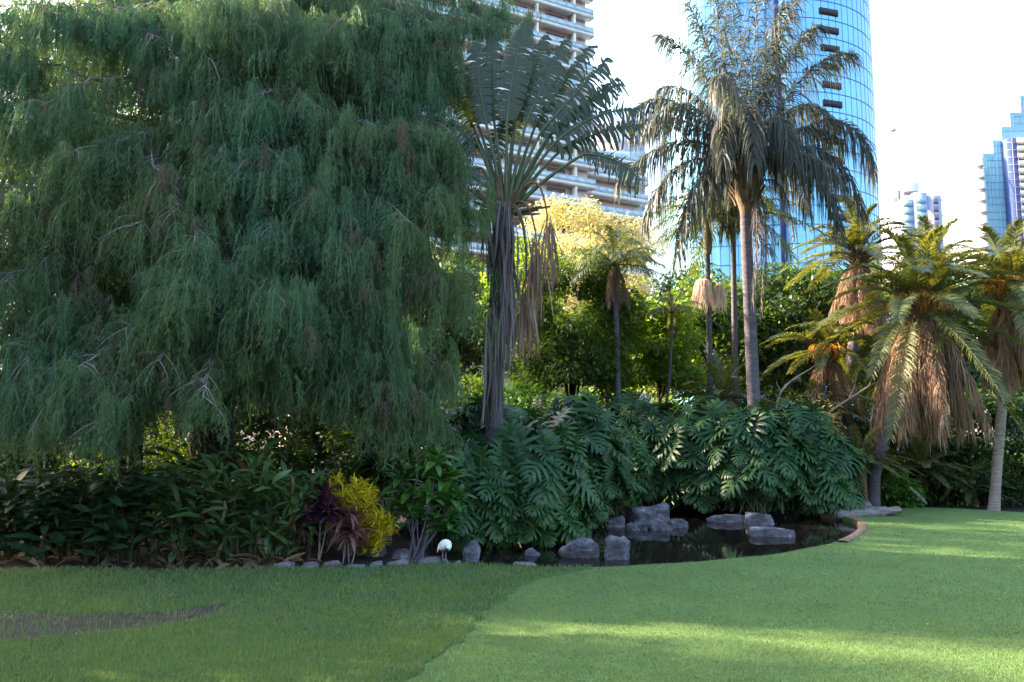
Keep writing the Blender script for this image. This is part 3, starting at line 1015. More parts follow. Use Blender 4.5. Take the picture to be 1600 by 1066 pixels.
def hang_parts(root, sets, counts, loc, rng, name, scale=1.0, az=None, sq=1.0):
    for e, cnt in counts.items():
        a0 = rng.uniform(0, 360)
        for i in range(cnt):
            me = sets[e][i % len(sets[e])]
            o = bpy.data.objects.new(name, me)
            COL.objects.link(o)
            o.parent = root
            o.location = tuple(np.asarray(loc) - np.array(root.location))
            ang = a0 + 360 * i / cnt + rng.uniform(-12, 12)
            o.rotation_euler = (rng.uniform(-.08, .08), rng.uniform(-.08, .08), math.radians(ang))
            s = scale * rng.uniform(.88, 1.1)
            o.scale = (s, s, s * sq)


def blossom(root, p, n, L, spread, mat, rng, name='flower_cluster', w=.022):
    mb = MB()
    th = rng.uniform(0, 2 * math.pi, n)
    D = np.column_stack([np.cos(th), np.sin(th), rng.uniform(-.2, .5, n)]) * spread
    strands(mb, np.asarray(p) + D * .15, D, L * rng.uniform(.6, 1.0, n), np.full(n, w), rng)
    part(name, mb, mat, root)


def date_palm(label, trunk_px, Y, crown_px, scale, live, dead, seed, r0=.24, orange=True, group='date palms with brown skirts', dsc=None, tm='palmtrunk'):
    r = np.random.default_rng(seed)
    c = W(crown_px[0], crown_px[1], Y)
    pts = [W(a, b_, Y) for a, b_ in trunk_px]
    base = np.array([pts[0][0], Y, .05])
    t = thing('date_palm', label, 'palm tree', base, group)
    mb = MB()
    palm_trunk(mb, [np.array([base[0] - .1, Y, -.2])] + pts[0:] + [c], r0, r0 * .85, 1.5)
    part('trunk', mb, M[tm], t, True)
    mb = MB()
    for i in range(70):
        an = r.uniform(0, 2 * math.pi)
        d = np.array([math.cos(an), math.sin(an), 0])
        z = r.uniform(-.7, .25)
        p0 = c + d * .2 * scale + UP * z * scale
        mb.tube(bez(p0, p0 + d * .14 + UP * .2, p0 + d * .42 * scale + UP * .36 * scale, 5), np.linspace(.055, .02, 5) * scale, 4)
    part('leaf_base', mb, M['boots'], t)
    hang_parts(t, SET_DATE, live, c, r, 'frond', scale)
    if dead:
        hang_parts(t, SET_DEAD, dead, c - UP * .15, r, 'dead_frond', dsc or scale)
    if orange:
        for k in range(3):
            an = math.radians(-90 + (k - 1) * 55 + r.uniform(-15, 15))
            blossom(t, c + np.array([math.cos(an) * .45, math.sin(an) * .45, .25]) * scale, 90, .75 * scale, 1.5, M['orange'], r)
    return t


date_palm('date palm with the widest shaggy brown skirt and leaning trunk', [(1366, 742), (1384, 680), (1412, 600)], 27.5, (1432, 478), 1.12,
          {82: 5, 62: 8, 40: 10, 15: 9, -12: 7, -38: 3}, {-55: 15, -72: 20, -84: 14}, 41, .2, dsc=1.36)
date_palm('date palm standing on the lawn edge, bare trunk coloured sunlit pale under a short skirt', [(1553, 797), (1557, 740), (1567, 620), (1572, 540)], 27.6, (1580, 450), 1.0,
          {82: 5, 62: 8, 40: 10, 15: 10, -12: 8}, {-55: 9, -72: 13, -84: 11}, 42, .17, dsc=1.05, tm='sunlittrunk')
date_palm('tall date palm in front of the blue glass tower, its skirt high above shrubs', [(1322, 640), (1332, 560), (1340, 480)], 33, (1342, 400), 1.0,
          {82: 6, 62: 9, 40: 10, 15: 9}, {-55: 7, -72: 9, -84: 8}, 43, .26, False)
date_palm('date palm crown rising behind the widest skirted palm', [(1452, 640), (1452, 500)], 38, (1455, 430), 1.15,
          {82: 5, 62: 8, 40: 9, 15: 8}, {-72: 8}, 44, .26, False)
date_palm('small date palm with drooping dry leaves beside a dead bare branch', [(1330, 700), (1325, 640), (1305, 580)], 30, (1293, 552), .80,
          {82: 4, 62: 6, 40: 8, 15: 8}, {-55: 6, -72: 5}, 45, .16, True)

# --- slim palms between the queen palm and the round tree
def soft_palm(label, trunk_px, Y, crown_px, scale, counts, seed, r0=.12, dead=None, shaft=0.0, group=None, spear=False):
    r = np.random.default_rng(seed)
    c = W(crown_px[0], crown_px[1], Y)
    pts = [W(a, b_, Y) for a, b_ in trunk_px]
    t = thing('slim_palm', label, 'palm tree', (pts[0][0], Y, 0.05), group)
    mb = MB()
    palm_trunk(mb, [np.array([pts[0][0], Y, -.1])] + pts + [c], r0, r0 * .8, 1.3)
    part('trunk', mb, M['palmtrunk'], t, True)
    if shaft:
        mb = MB()
        p = np.array([c - UP * shaft + (pts[-1] - c) * 0, c - UP * shaft * .5, c, c + UP * .25])
        mb.tube(polyline(p, 8), np.array([.11, .15, .16, .155, .14, .12, .09, .05]) * 1.1, 10)
        part('crownshaft', mb, M['crownshaft'], t, True)
    hang_parts(t, SET_SOFT, counts, c, r, 'frond', scale)
    if dead:
        hang_parts(t, SET_DEAD, dead, c, r, 'dead_frond', scale * .62)
    if spear:
        mb = MB()
        frond(mb, c, c + UP * .7, c + UP * 1.6 + np.array([.05, 0, 0]), 24, .5, .0, .05, r, .1, .05, .1, .03, 3, 2.4)
        part('spear_leaf', mb, [M['brightshrub'], M['petiole']], t)
    return t, c


fp, fc = soft_palm('slim palm with two pale pink hanging flower clusters under its crown', [(1111, 655), (1109, 560), (1106, 430)], 30, (1105, 345), 1.0,
                   {80: 4, 55: 6, 30: 7, 5: 5}, 51, .115, None, 1.3, None, True)
r_ = np.random.default_rng(8)
blossom(fp, W(1098, 438, 29.8), 420, 1.35, .6, M['fruit'], r_)
blossom(fp, W(1123, 443, 29.7), 260, 1.25, .36, M['fruit'], r_)
soft_palm('slim palm whose bare trunk rises just behind the tallest palm', [(1150, 650), (1148, 520), (1146, 400)], 31, (1145, 335), 1.2, {80: 4, 55: 6, 30: 7, 5: 6}, 52, .125)
soft_palm('small palm with a dry pinkish skirt above the dark round tree', [(966, 640), (963, 500)], 28.9, (960, 415), .8, {80: 5, 55: 7, 30: 8, 5: 5}, 53, .12, {-72: 7, -84: 5})
soft_palm('thin young palm on a spindly crooked stem before the lime green tree', [(1035, 668), (1046, 600), (1050, 520)], 30, (1050, 490), .62, {80: 3, 55: 4, 30: 5, 5: 3}, 54, .06)

# --- low feathery palms
def cycad(label, px, py, Y, scale, seed, sets=None, counts=None, name='cycad', mat=None):
    r = np.random.default_rng(seed)
    c = W(px, py, Y)
    t = thing(name, label, 'plant', (c[0], c[1], 0.05), 'low feathery palms')
    mb = MB()
    mb.tube(polyline([np.array([c[0], c[1], -.1]), np.array([c[0], c[1], c[2] * .5]), c], 6), [.22, .2, .18, .17, .17, .15], 8)
    part('stem', mb, M['boots'], t, True)
    hang_parts(t, sets or SET_CYCAD, counts or {70: 5, 48: 8, 26: 9, 8: 8}, c, r, 'frond', scale)
    return t


cycad('low feathery palm with yellowing fronds behind the slim palm trunks', 1130, 625, 28.5, 1.15, 61)
cycad('low feathery palm in the shade under the leaning palm trunk', 1345, 722, 27.5, .95, 62)
cycad('low dark palm in front of the widest brown skirt', 1440, 735, 29.5, 1.05, 63)
cycad('low feathery palm beside the lawn edge palm trunk', 1518, 765, 29, .75, 64)
cycad('low palm half hidden behind the philodendron hedge end', 1275, 640, 30, .9, 65)

# --- traveller's palm
TY = 20.3
rt = np.random.default_rng(71)
trav = thing('traveller_palm', 'traveller palm with a flat fan of torn paddle leaves over dead hanging strips', 'palm tree', W(771, 690, TY) * np.array([1, 1, 0]) + UP * .05)
a = MB()
palm_trunk(a, [np.array([W(770, 690, TY)[0], TY, -.1]), W(772, 640, TY), W(776, 520, TY), W(782, 400, TY), W(788, 320, TY)], .22, .24, 1.15)
part('trunk', a, M['palmtrunk'], trav, True)
a = MB()
hub = W(790, 318, TY)


def tpaddle(mb, base, ctl, tip, wid, n=15, tear=.25, rng=rt, face=None, mi=0, droop=.25):
    """banana-like blade: side strips off the midrib, split from each other by tear"""
    base, ctl, tip = (np.asarray(q, float) for q in (base, ctl, tip))
    t = np.linspace(0.0, 1, n + 1)
    P, T = bez_at(base, ctl, tip, t)
    face = np.array([0.0, -1, .25]) if face is None else face
    S = nrm(np.cross(T, face))
    N = nrm(np.cross(S, T))
    prof = np.sin(np.clip(t * .90 + .07, 0, 1) * math.pi) ** .5
    vs, fs = [], []
    for sd in (-1, 1):
        for i in range(n):
            gap = tear * rng.uniform(.0, 1.0) * (2.0 if rng.random() < .25 else 1)
            dv = droop * rng.uniform(.4, 1.0) + tear * rng.uniform(-.2, .9)
            sw = rng.normal(0, .22) * tear
            b = len(vs)
            for j, (pp, w) in enumerate(((P[i], prof[i]), (P[i + 1], prof[i + 1]))):
                g = gap * .3 * (1 if j == 0 else -1)
                for s in (0, .4, .75, 1.0):
                    q = pp + S[i] * sd * wid * w * s * (1 - .25 * dv * s) + T[i] * (.35 * s * wid * .6 + sw * s * s * wid) + T[i] * (g * s * np.linalg.norm(P[1] - P[0]))
                    q = q + N[i] * wid * (.22 * s - .3 * s * s) - UP * (wid * dv * s * s)
                    vs.append(q)
            for s in range(3):
                fs.append([b + s, b + s + 1, b + 4 + s + 1, b + 4 + s])
    mb.add(np.array(vs), fs, mi)
    mb.tube(P[::2], np.linspace(.035, .008, len(P[::2])), 5, 1)


# blade base px, control px, tip px, half width m, tear, depth offset, material
blades = [((792, 190), (800, 110), (822, 32), .50, .08, -.2, 0), ((805, 188), (830, 120), (852, 55), .42, .10, .2, 0), ((822, 192), (850, 130), (884, 62), .46, .25, -.1, 0),
          ((836, 198), (875, 135), (922, 72), .44, .45, .2, 0), ((846, 205), (905, 140), (950, 90), .42, .8, -.2, 0), ((856, 214), (920, 150), (966, 122), .42, .85, .1, 0),
          ((868, 222), (935, 165), (1000, 172), .42, .55, -.2, 0), ((880, 232), (950, 195), (1003, 196), .42, .5, .3, 0), ((912, 241), (965, 240), (1000, 282), .40, .5, -.3, 0),
          ((870, 198), (925, 150), (973, 130), .38, .9, .4, 0),
          ((772, 190), (765, 120), (772, 55), .44, .12, .2, 0), ((760, 195), (745, 130), (742, 66), .40, .15, -.1, 0), ((745, 190), (728, 130), (716, 84), .34, .2, .5, 1),
          ((740, 200), (720, 160), (706, 120), .34, .25, .9, 1), ((752, 262), (726, 262), (702, 300), .36, .4, -.4, 0), ((748, 232), (722, 205), (700, 190), .40, .4, .2, 0),
          ((765, 255), (775, 215), (800, 165), .36, .3, .6, 0), ((800, 215), (806, 170), (812, 120), .36, .2, .7, 1), ((742, 215), (715, 240), (690, 282), .42, .4, .1, 0),
          ((758, 290), (735, 270), (712, 262), .34, .4, -.7, 0)]
for (b_, c_, t_, w, tear, dy, mi_) in blades:
    f = MB()
    B, C, T_ = W(*b_, TY + dy), W(*c_, TY + dy), W(*t_, TY + dy * 1.2)
    tpaddle(f, B, C, T_, w * .9, 30, min(1.1, tear * 1.9 + .08))
    f.tube(bez(hub + np.array([(b_[0] - 790) * .003, 0, 0]), (hub + B) / 2 + UP * .05, B, 7), np.linspace(.065, .035, 7), 6, 1)
    part('leaf', f, [M['travbacklit'] if mi_ else M['traveller'], M['petiole']], trav)
# stubs of cut leaf stalks fanned round the hub
for i in range(26):
    an = math.radians(rt.uniform(5, 175))
    d = np.array([math.cos(an), rt.uniform(-.5, .3), math.sin(an) * .9])
    p0 = hub + np.array([rt.normal(0, .1), rt.normal(0, .1), -.25])
    a.tube(bez(p0, p0 + d * .3, p0 + d * rt.uniform(.55, 1.15), 5), np.linspace(.07, .03, 5), 5)
part('leaf_stub', a, M['boots'], trav, True)
# dead leaves hanging down the trunk: grey ribbons in front, brown ones to the side


def hang_bundle(root, px, py0, py1, wpx, n, Y, mat, rng, wid=.045, name='dead_leaf'):
    mb = MB()
    for i in range(n):
        o = rng.normal(0, .42)
        x0, x1 = px + o * wpx * .5, px + o * wpx + rng.normal(0, wpx * .08)
        y1 = py1 - (py1 - py0) * rng.uniform(0, .5) * rng.random()
        yy = Y + rng.uniform(-.35, .3)
        p = polyline([W(x0, py0 + rng.uniform(-6, 30), yy), W((x0 + x1) / 2 + rng.normal(0, 5), (py0 * .6 + y1 * .4), yy - .1), W((x0 * .3 + x1 * .7) + rng.normal(0, 5), (py0 * .3 + y1 * .7), yy - .1), W(x1, y1, yy)], 9)
        w = wid * rng.uniform(.4, 1.3) * np.array([.4, .8, 1, 1.1, 1.1, 1, .8, .6, .2])
        an = rng.uniform(0, math.pi) + np.linspace(0, rng.normal(0, 2.2), 9)
        sd = np.column_stack([np.cos(an), np.sin(an), np.zeros(9)])
        v = np.stack([p - sd * w[:, None] * .5, p + sd * w[:, None] * .5 + np.array([0, -.01, 0])], 1).reshape(-1, 3)
        mb.add(v, [[2 * k, 2 * k + 1, 2 * k + 3, 2 * k + 2] for k in range(8)])
    part(name, mb, mat, root)


hang_bundle(trav, 790, 318, 480, 26, 85, TY - .35, M['deadgrey'], rt, .055)
hang_bundle(trav, 768, 320, 450, 22, 30, TY - .3, M['deadgrey'], rt, .055)
hang_bundle(trav, 792, 400, 590, 22, 60, TY - .3, M['deadgrey'], rt, .05)
hang_bundle(trav, 770, 470, 672, 20, 75, TY - .3, M['deadgrey'], rt, .05)
hang_bundle(trav, 858, 338, 465, 20, 34, TY - .2, M['dead'], rt, .05)
hang_bundle(trav, 836, 372, 520, 22, 36, TY - .1, M['dead'], rt, .05)
hang_bundle(trav, 822, 440, 568, 22, 36, TY, M['dead'], rt, .05)
a = MB()
for (x0, y0), (x1, y1), (x2, y2) in [((800, 318), (845, 240), (856, 345)), ((800, 318), (830, 300), (838, 375)), ((798, 322), (826, 330), (822, 445)), ((800, 320), (818, 322), (824, 400))]:
    a.tube(bez(W(x0, y0, TY - .1), W(x1, y1, TY - .2), W(x2, y2, TY - .2), 10), np.linspace(.05, .02, 10), 5)
part('dead_stalk', a, M['boots'], trav, True)

# ------------------------------------------------------------------ philodendron hedge
def phil_clump(label, px, Y, wid, hgt, n, seed, foot=0.15, depth=None):
    r = np.random.default_rng(seed)
    x = W(px, 700, Y)[0]
    c = np.array([x, Y, 0.0])
    t = thing('philodendron', label, 'plant', (x, Y, .05), 'philodendrons of the pond hedge')
    dep = depth or wid * .8
    d = rand_dirs(n, r, -.72, 1.0)
    # mostly the camera side and the top
    d[:, 1] = -np.abs(d[:, 1]) * np.where(r.random(n) < .86, 1, -1)
    rr = np.where(r.random(n) < .72, r.uniform(.86, 1.08, n), r.uniform(.5, .85, n))
    P = c + np.array([0, 0, hgt * .50]) + d * np.array([wid, dep, hgt * .52]) * rr[:, None]
    P[:, 2] = np.maximum(P[:, 2], foot + r.uniform(.2, .5, n))
    h = d * np.array([1, 1, .35])
    Yd = nrm(nrm(h) * .55 - UP * r.uniform(.25, 1.0, n)[:, None] + rand_dirs(n, r, -.4, .4) * .55)
    Nn = nrm(d * .75 + UP * .75 + rand_dirs(n, r, -.2, .6) * .35)
    sz = r.uniform(.45, 1.2, n)
    A = frames(Yd, Nn) * sz[:, None, None]
    mb = MB()
    mb.scatter(PHL[0], PHL[1], A, P - Yd * (sz * .35)[:, None])
    st = MB()
    for i in range(0, n, 3):
        q = P[i] - Yd[i] * sz[i] * .35
        s = c + np.array([r.normal(0, wid * .3), r.normal(0, dep * .3), .2])
        st.tube(bez(s, (s + q) / 2 + UP * .4, q, 6), np.linspace(.022, .012, 6), 4)
    part('stem', st, M['petiole'], t, True)
    part('foliage', mb, M['phil'], t)
    return t


PH = [('philodendron clump at the foot of the traveller palm trunk', 765, 21.6, 1.55, 3.5, 190, 0.1),
      ('philodendron hanging lowest over the water, left of the boulder group', 835, 20.3, 1.45, 2.75, 210, 0.1),
      ('philodendron behind the ibis and the upright dark stone', 742, 19.6, 1.0, 2.3, 110, .2),
      ('philodendron below the dark round tree', 885, 23.5, 1.6, 3.5, 180, .2),
      ('philodendron overhanging the left end of the stacked boulders', 932, 25.2, 1.5, 3.3, 170, .7),
      ('philodendron directly behind the largest stacked boulder', 1015, 27.8, 1.8, 3.5, 190, .9),
      ('philodendron left of the tallest palm trunk', 1105, 26.8, 1.7, 3.5, 210, .6),
      ('philodendron in front of the tallest palm trunk', 1180, 25.7, 1.5, 3.3, 190, 1.0),
      ('philodendron right of the tallest palm trunk', 1235, 26.6, 1.6, 3.4, 200, .4),
      ('philodendron at the rounded right end of the hedge above the dark water', 1285, 26.2, 1.1, 2.7, 130, .1),
      ('philodendron at the back of the hedge under the lime green tree', 985, 28.8, 1.9, 3.8, 130, .6),
      ('philodendron at the back of the hedge behind the slim palm trunks', 1150, 29.0, 2.0, 3.8, 130, .6)]
for i, (lab, px, Y, w, h, n, ft) in enumerate(PH):
    phil_clump(lab, px, Y, w, h, n, 100 + i, ft)


# ------------------------------------------------------------------ left bed: gingers, croton, cordylines, paddle-leaved shrub
def ginger(label, px, Y, nst, hgt, spread, seed, mat='ginger', group='ginger clumps of the left bed', leaf=.55, dry=.06, upr=0.0):
    r = np.random.default_rng(seed)
    x = W(px, 800, Y)[0]
    c = np.array([x, Y, .05])
    t = thing('ginger_plant', label, 'plant', c, group)
    st, lf, dr = MB(), MB(), MB()
    Ps, Ys, Ns, Ss = [], [], [], []
    for i in range(nst):
        b_ = c + np.array([r.normal(0, spread * .4), r.normal(0, spread * .35), -.05])
        a_ = r.uniform(0, 2 * math.pi)
        d = np.array([math.cos(a_), math.sin(a_) - .25, 0])
        h = hgt * r.uniform(.6, 1.1)
        e = b_ + d * spread * r.uniform(.35, 1.0) + UP * h
        m_ = b_ + d * spread * .15 + UP * h * .75
        st.tube(bez(b_, m_, e, 7), np.linspace(.016, .007, 7), 4)
        k = int(r.integers(10, 15))
        tt = np.linspace(.10, 1, k)
        P, T = bez_at(b_, m_, e, tt)
        S = nrm(np.cross(T, UP) + 1e-3)
        for j in range(k):
            sd = 1 if j % 2 else -1
            Ps.append(P[j])
            yd = nrm(S[j] * sd * .9 + T[j] * .55 + r.normal(0, .25, 3) - UP * (.1 - upr * r.uniform(.3, 1.4)) - np.array([0, .25, 0]))
            Ys.append(yd)
            Ns.append(nrm(UP + r.normal(0, .25, 3) - np.array([0, .3, 0])))
            Ss.append(leaf * r.uniform(.65, 1.2))
    Ps, Ys, Ns, Ss = map(np.array, (Ps, Ys, Ns, Ss))
    isd = (r.random(len(Ps)) < dry) | ((Ps[:, 2] < .55) & (r.random(len(Ps)) < .14))
    A = frames(Ys, Ns) * Ss[:, None, None]
    lf.scatter(LEAF_GINGER[0], LEAF_GINGER[1], A[~isd], Ps[~isd])
    dm = frames(nrm(Ys[isd] * .5 - UP * .9), Ns[isd]) * Ss[isd][:, None, None]
    dr.scatter(LEAF_STRAP[0], LEAF_STRAP[1], dm, Ps[isd])
    # dry litter leaves at the foot
    nl = 60 if dry > .1 else 14
    P = c + np.column_stack([r.normal(0, spread * .7, nl), r.normal(-spread * .4, spread * .4, nl), r.uniform(.02, .14, nl)])
    a_ = r.uniform(0, 6.28, nl)
    dr.scatter(LEAF_STRAP[0], LEAF_STRAP[1], frames(np.column_stack([np.cos(a_), np.sin(a_), r.uniform(-.3, .5, nl)]), np.tile(UP, (nl, 1)) + r.normal(0, .4, (nl, 3))) * r.uniform(.3, .6, nl)[:, None, None], P)
    part('stem', st, M['gstem'], t, True)
    off_ = lf.n
    lf.v += dr.v
    lf.f += [(f_ + off_, 1) for f_, _m in dr.f]
    lf.n += dr.n
    part('foliage', lf, [M[mat], M['dryleaf']], t, True)
    return t


GI = [('ginger clump at the far left of the bed', 15, 17.6, 15, 1.75, .95, .62), ('ginger clump with arching leaves behind the bare lawn patch', 75, 17.2, 16, 1.8, .95, .62),
      ('dark ginger clump under the hanging conifer tip', 150, 17.4, 17, 1.85, .95, .60), ('ginger clump with pale edged drooping leaves over brown litter', 225, 17.2, 16, 1.85, .9, .55),
      ('ginger clump in the middle of the left bed', 300, 17.3, 17, 1.95, .85, .5), ('dense leafy ginger clump, the brightest green of the bed', 370, 17.1, 20, 2.05, .85, .42),
      ('ginger clump with dry straw at its foot beside the croton', 425, 16.9, 22, 1.75, .68, .42), ('ginger clump deep in shade behind the bed', 120, 19.4, 15, 2.0, 1.1, .6),
      ('ginger clump standing behind the leafy bed centre', 330, 19.3, 15, 2.2, 1.0, .55), ('ginger clump behind the croton bushes', 500, 19.6, 15, 1.9, .95, .5)]
for i, (lab, px, Y, n, h, sp, lf_) in enumerate(GI):
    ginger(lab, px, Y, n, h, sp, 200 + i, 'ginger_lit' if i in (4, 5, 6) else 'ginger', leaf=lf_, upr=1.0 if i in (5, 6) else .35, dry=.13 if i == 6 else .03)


def rosette_bush(name, label, heads, foot, mat, tmpl, nleaf, leaf, seed, cat='shrub', group=None, stemmat='bark_pale', up=.3, stem_r=.018):
    """leaf rosettes on bare stems: heads (n,3) points, foot the ground point"""
    r = np.random.default_rng(seed)
    t = thing(name, label, cat, foot, group)
    st, lf = MB(), MB()
    for h in heads:
        f0 = np.asarray(foot) + np.array([r.normal(0, .08), r.normal(0, .08), -.05])
        st.tube(bez(f0, (f0 + h) / 2 + np.array([r.normal(0, .1), r.normal(0, .1), .1]), h, 7), np.linspace(stem_r, stem_r * .6, 7), 5)
        d = rand_dirs(nleaf, r, -.45, 1)
        P = h + d * .03 - UP * r.uniform(0, .18, nleaf)[:, None]
        Nn = nrm(UP + d * .2 + r.normal(0, .2, (nleaf, 3)))
        lf.scatter(tmpl[0], tmpl[1], frames(nrm(d + UP * up), Nn) * (leaf * r.uniform(.6, 1.15, nleaf))[:, None, None], P)
    part('stem', st, M[stemmat], t, True)
    part('foliage', lf, M[mat], t, True)
    return t


r_ = np.random.default_rng(300)


def heads_in(px0, px1, py0, py1, Y, n, r, dome=True):
    hs = []
    while len(hs) < n:
        u, v = r.uniform(-1, 1), r.uniform(-1, 1)
        if dome and u * u + v * v > 1:
            continue
        hs.append(W((px0 + px1) / 2 + u * (px1 - px0) / 2, (py0 + py1) / 2 + v * (py1 - py0) / 2, Y + r.uniform(-.35, .35)))
    return np.array(hs)


rosette_bush('croton', 'bright yellow croton bush behind the pink cordyline', heads_in(496, 590, 742, 835, 17.5, 66, r_), G(545, 868, .06) + np.array([0, .3, 0]), 'yellowleaf', LEAF_NARROW, 34, .21, 301, group=None)
rosette_bush('croton', 'lower yellow and green croton bush by the grey stones', heads_in(558, 614, 796, 854, 17.4, 36, r_), G(585, 866, .06) + np.array([0, .2, 0]), 'yellowleaf', LEAF_NARROW, 28, .22, 302)
rosette_bush('cordyline', 'dark purple cordyline at the left edge of the yellow croton', [W(508, 772, 16.9), W(500, 800, 16.9), W(515, 795, 16.8)], G(505, 876, .06), 'cordy_dark', LEAF_STRAP, 34, .46, 303)
rosette_bush('cordyline', 'pink bronze cordyline on a thin pale stem before the croton', [W(545, 800, 16.7), W(540, 820, 16.7), W(552, 826, 16.7)], G(543, 878, .06), 'cordy', LEAF_STRAP, 40, .42, 304, up=.1)
rosette_bush('paddle_leaf_shrub', 'bright green shrub with paddle leaves on several bare stems beside the ibis',
             np.array([W(670 + r_.normal(0, 5), 720, 17.5), W(690, 745, 17.5), W(700, 775, 17.4), W(655, 735, 17.6), W(640, 770, 17.6), W(685, 710, 17.7), W(705, 740, 17.6), W(700, 805, 17.4), W(672, 770, 17.2), W(650, 800, 17.3), W(625, 745, 17.8), W(715, 770, 17.6), W(690, 820, 17.3), W(630, 790, 17.5)]),
             G(648, 876, .06), 'frangi', LEAF_PADDLE, 22, .46, 305, stemmat='palmtrunk', stem_r=.026)
rosette_bush('grassy_shrub', 'light green narrow leaved shrub in shade behind the yellow croton', heads_in(560, 640, 705, 760, 19.8, 12, r_), W(600, 850, 19.8) * np.array([1, 1, 0]) + UP * .05, 'shrub', LEAF_STRAP, 26, .55, 306)

# ------------------------------------------------------------------ trees and shrubs behind
def foot(px, Y):
    return np.array([W(px, 700, Y)[0], Y, .05])


def bush_at(name, label, px, Y, top_py, halfw_px, mat, nleaf, leaf, seed, nblob=26, tmpl=LEAF_DIAMOND, cat='shrub', group=None, depth=1.0):
    f = foot(px, Y)
    h = W(px, top_py, Y)[2]
    w = halfw_px / F * Y
    return shrub(name, label, f, (w, w * depth, h), mat, nblob, nleaf, leaf, seed, group, tmpl, cat=cat)


def tree_at(label, px, Y, top_py, bot_py, halfw_px, mat, nleaf, leaf, seed, nblob=60, r0=.2, bark='bark_dark', blob=.34, low=-.7, depth=.9, k=9, name='tree', foot_px=None, group=None):
    ct, cb = W(px, top_py, Y), W(px, bot_py, Y)
    c = (ct + cb) / 2
    w = halfw_px / F * Y
    return tree(name, label, foot(foot_px if foot_px is not None else px, Y), c, (w, w * depth, (ct[2] - cb[2]) / 2), M[mat], M[bark], nblob, nleaf, leaf, r0, seed, group, low, blob, k=k)


tree_at('dense dark green round tree between the traveller palm and the lime tree', 893, 30.5, 400, 655, 100, 'darktree', 34000, .17, 401, 95, .16, blob=.26, k=16)
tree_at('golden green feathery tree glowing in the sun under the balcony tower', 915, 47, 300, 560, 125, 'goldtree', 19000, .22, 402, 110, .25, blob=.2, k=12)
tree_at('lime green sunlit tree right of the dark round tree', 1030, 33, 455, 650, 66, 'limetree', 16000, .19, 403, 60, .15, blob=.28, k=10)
tree_at('shaded tree behind the two slim palm trunks', 1125, 37, 420, 660, 85, 'darktree', 18000, .22, 404, 60, .2, k=8)
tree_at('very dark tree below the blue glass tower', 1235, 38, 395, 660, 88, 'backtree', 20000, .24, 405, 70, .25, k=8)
tree_at('yellow green tree at the left of the golden tree, half behind the traveller palm', 815, 40, 380, 640, 62, 'limetree', 12000, .24, 406, 50, .2, k=8)
bt = [(-214, 26, 150, 250), (60, 40, -60, 150), (210, 42, 120, 120), (345, 45, 395, 110), (480, 42, 400, 105), (600, 44, 380, 105), (705, 43, 370, 95), (990, 50, 420, 100), (1090, 50, 415, 85),  # first tree added to shade the ginger bed and bare patch
      (1300, 46, 430, 90), (1390, 48, 420, 90), (1480, 46, 400, 95), (1560, 48, 395, 90), (1660, 44, 380, 110)]
btl = ['added tree beyond the left frame edge, shading the ginger bed', 'background tree glimpsed under the conifer near the dark lamp post', 'background tree glimpsed behind the conifer curtains over the ginger bed',
       'background tree directly behind the conifer trunk', 'background tree behind the conifer over the croton', 'background tree behind the right side of the conifer',
       'background tree between conifer and traveller palm', 'background tree rising behind the lime green tree', 'background tree behind the slim palm crowns',
       'background tree left of the tall date palm', 'background tree behind the widest skirted date palm', 'background tree beyond the rear date palm crown', 'background tree behind the lawn edge palm crown', 'background tree beyond the right frame edge']
for i, ((px, Y, top, hw), lab) in enumerate(zip(bt, btl)):
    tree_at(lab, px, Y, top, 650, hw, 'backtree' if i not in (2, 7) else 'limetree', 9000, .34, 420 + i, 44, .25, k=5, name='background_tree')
for i, (x, y, r, z0, z1, nb, nl, bl, lab) in enumerate([(-21, 18, 5.8, 2, 12.5, 60, 26000, .3, 'added shade tree nearest the ginger bed, beyond the left frame edge'), (-20, 9.5, 5.6, 2, 12.3, 60, 26000, .3, 'added shade tree beside the bare lawn patch, beyond the left frame edge'),
        (-21, .5, 5.4, 2, 12, 60, 26000, .3, 'added shade tree level with the near lawn, beyond the left frame edge'), (-31, 22, 7.5, 11, 27, 14, 15000, .30, 'tallest added open crowned shade tree beyond the left frame edge'),
        (-32, 9, 7, 10, 26, 12, 13000, .30, 'tall added open crowned shade tree furthest beyond the left frame edge')]):
    tree('added_shade_tree', lab, (x, y, .05), (x, y, (z0 + z1) / 2), (r, r, (z1 - z0) / 2), M['backtree'], M['bark_dark'], nb, nl, .36, .3, 450 + i, 'added shade trees beyond the frame', blob=bl)  # trees added to cast shade with sunny gaps on the lawn
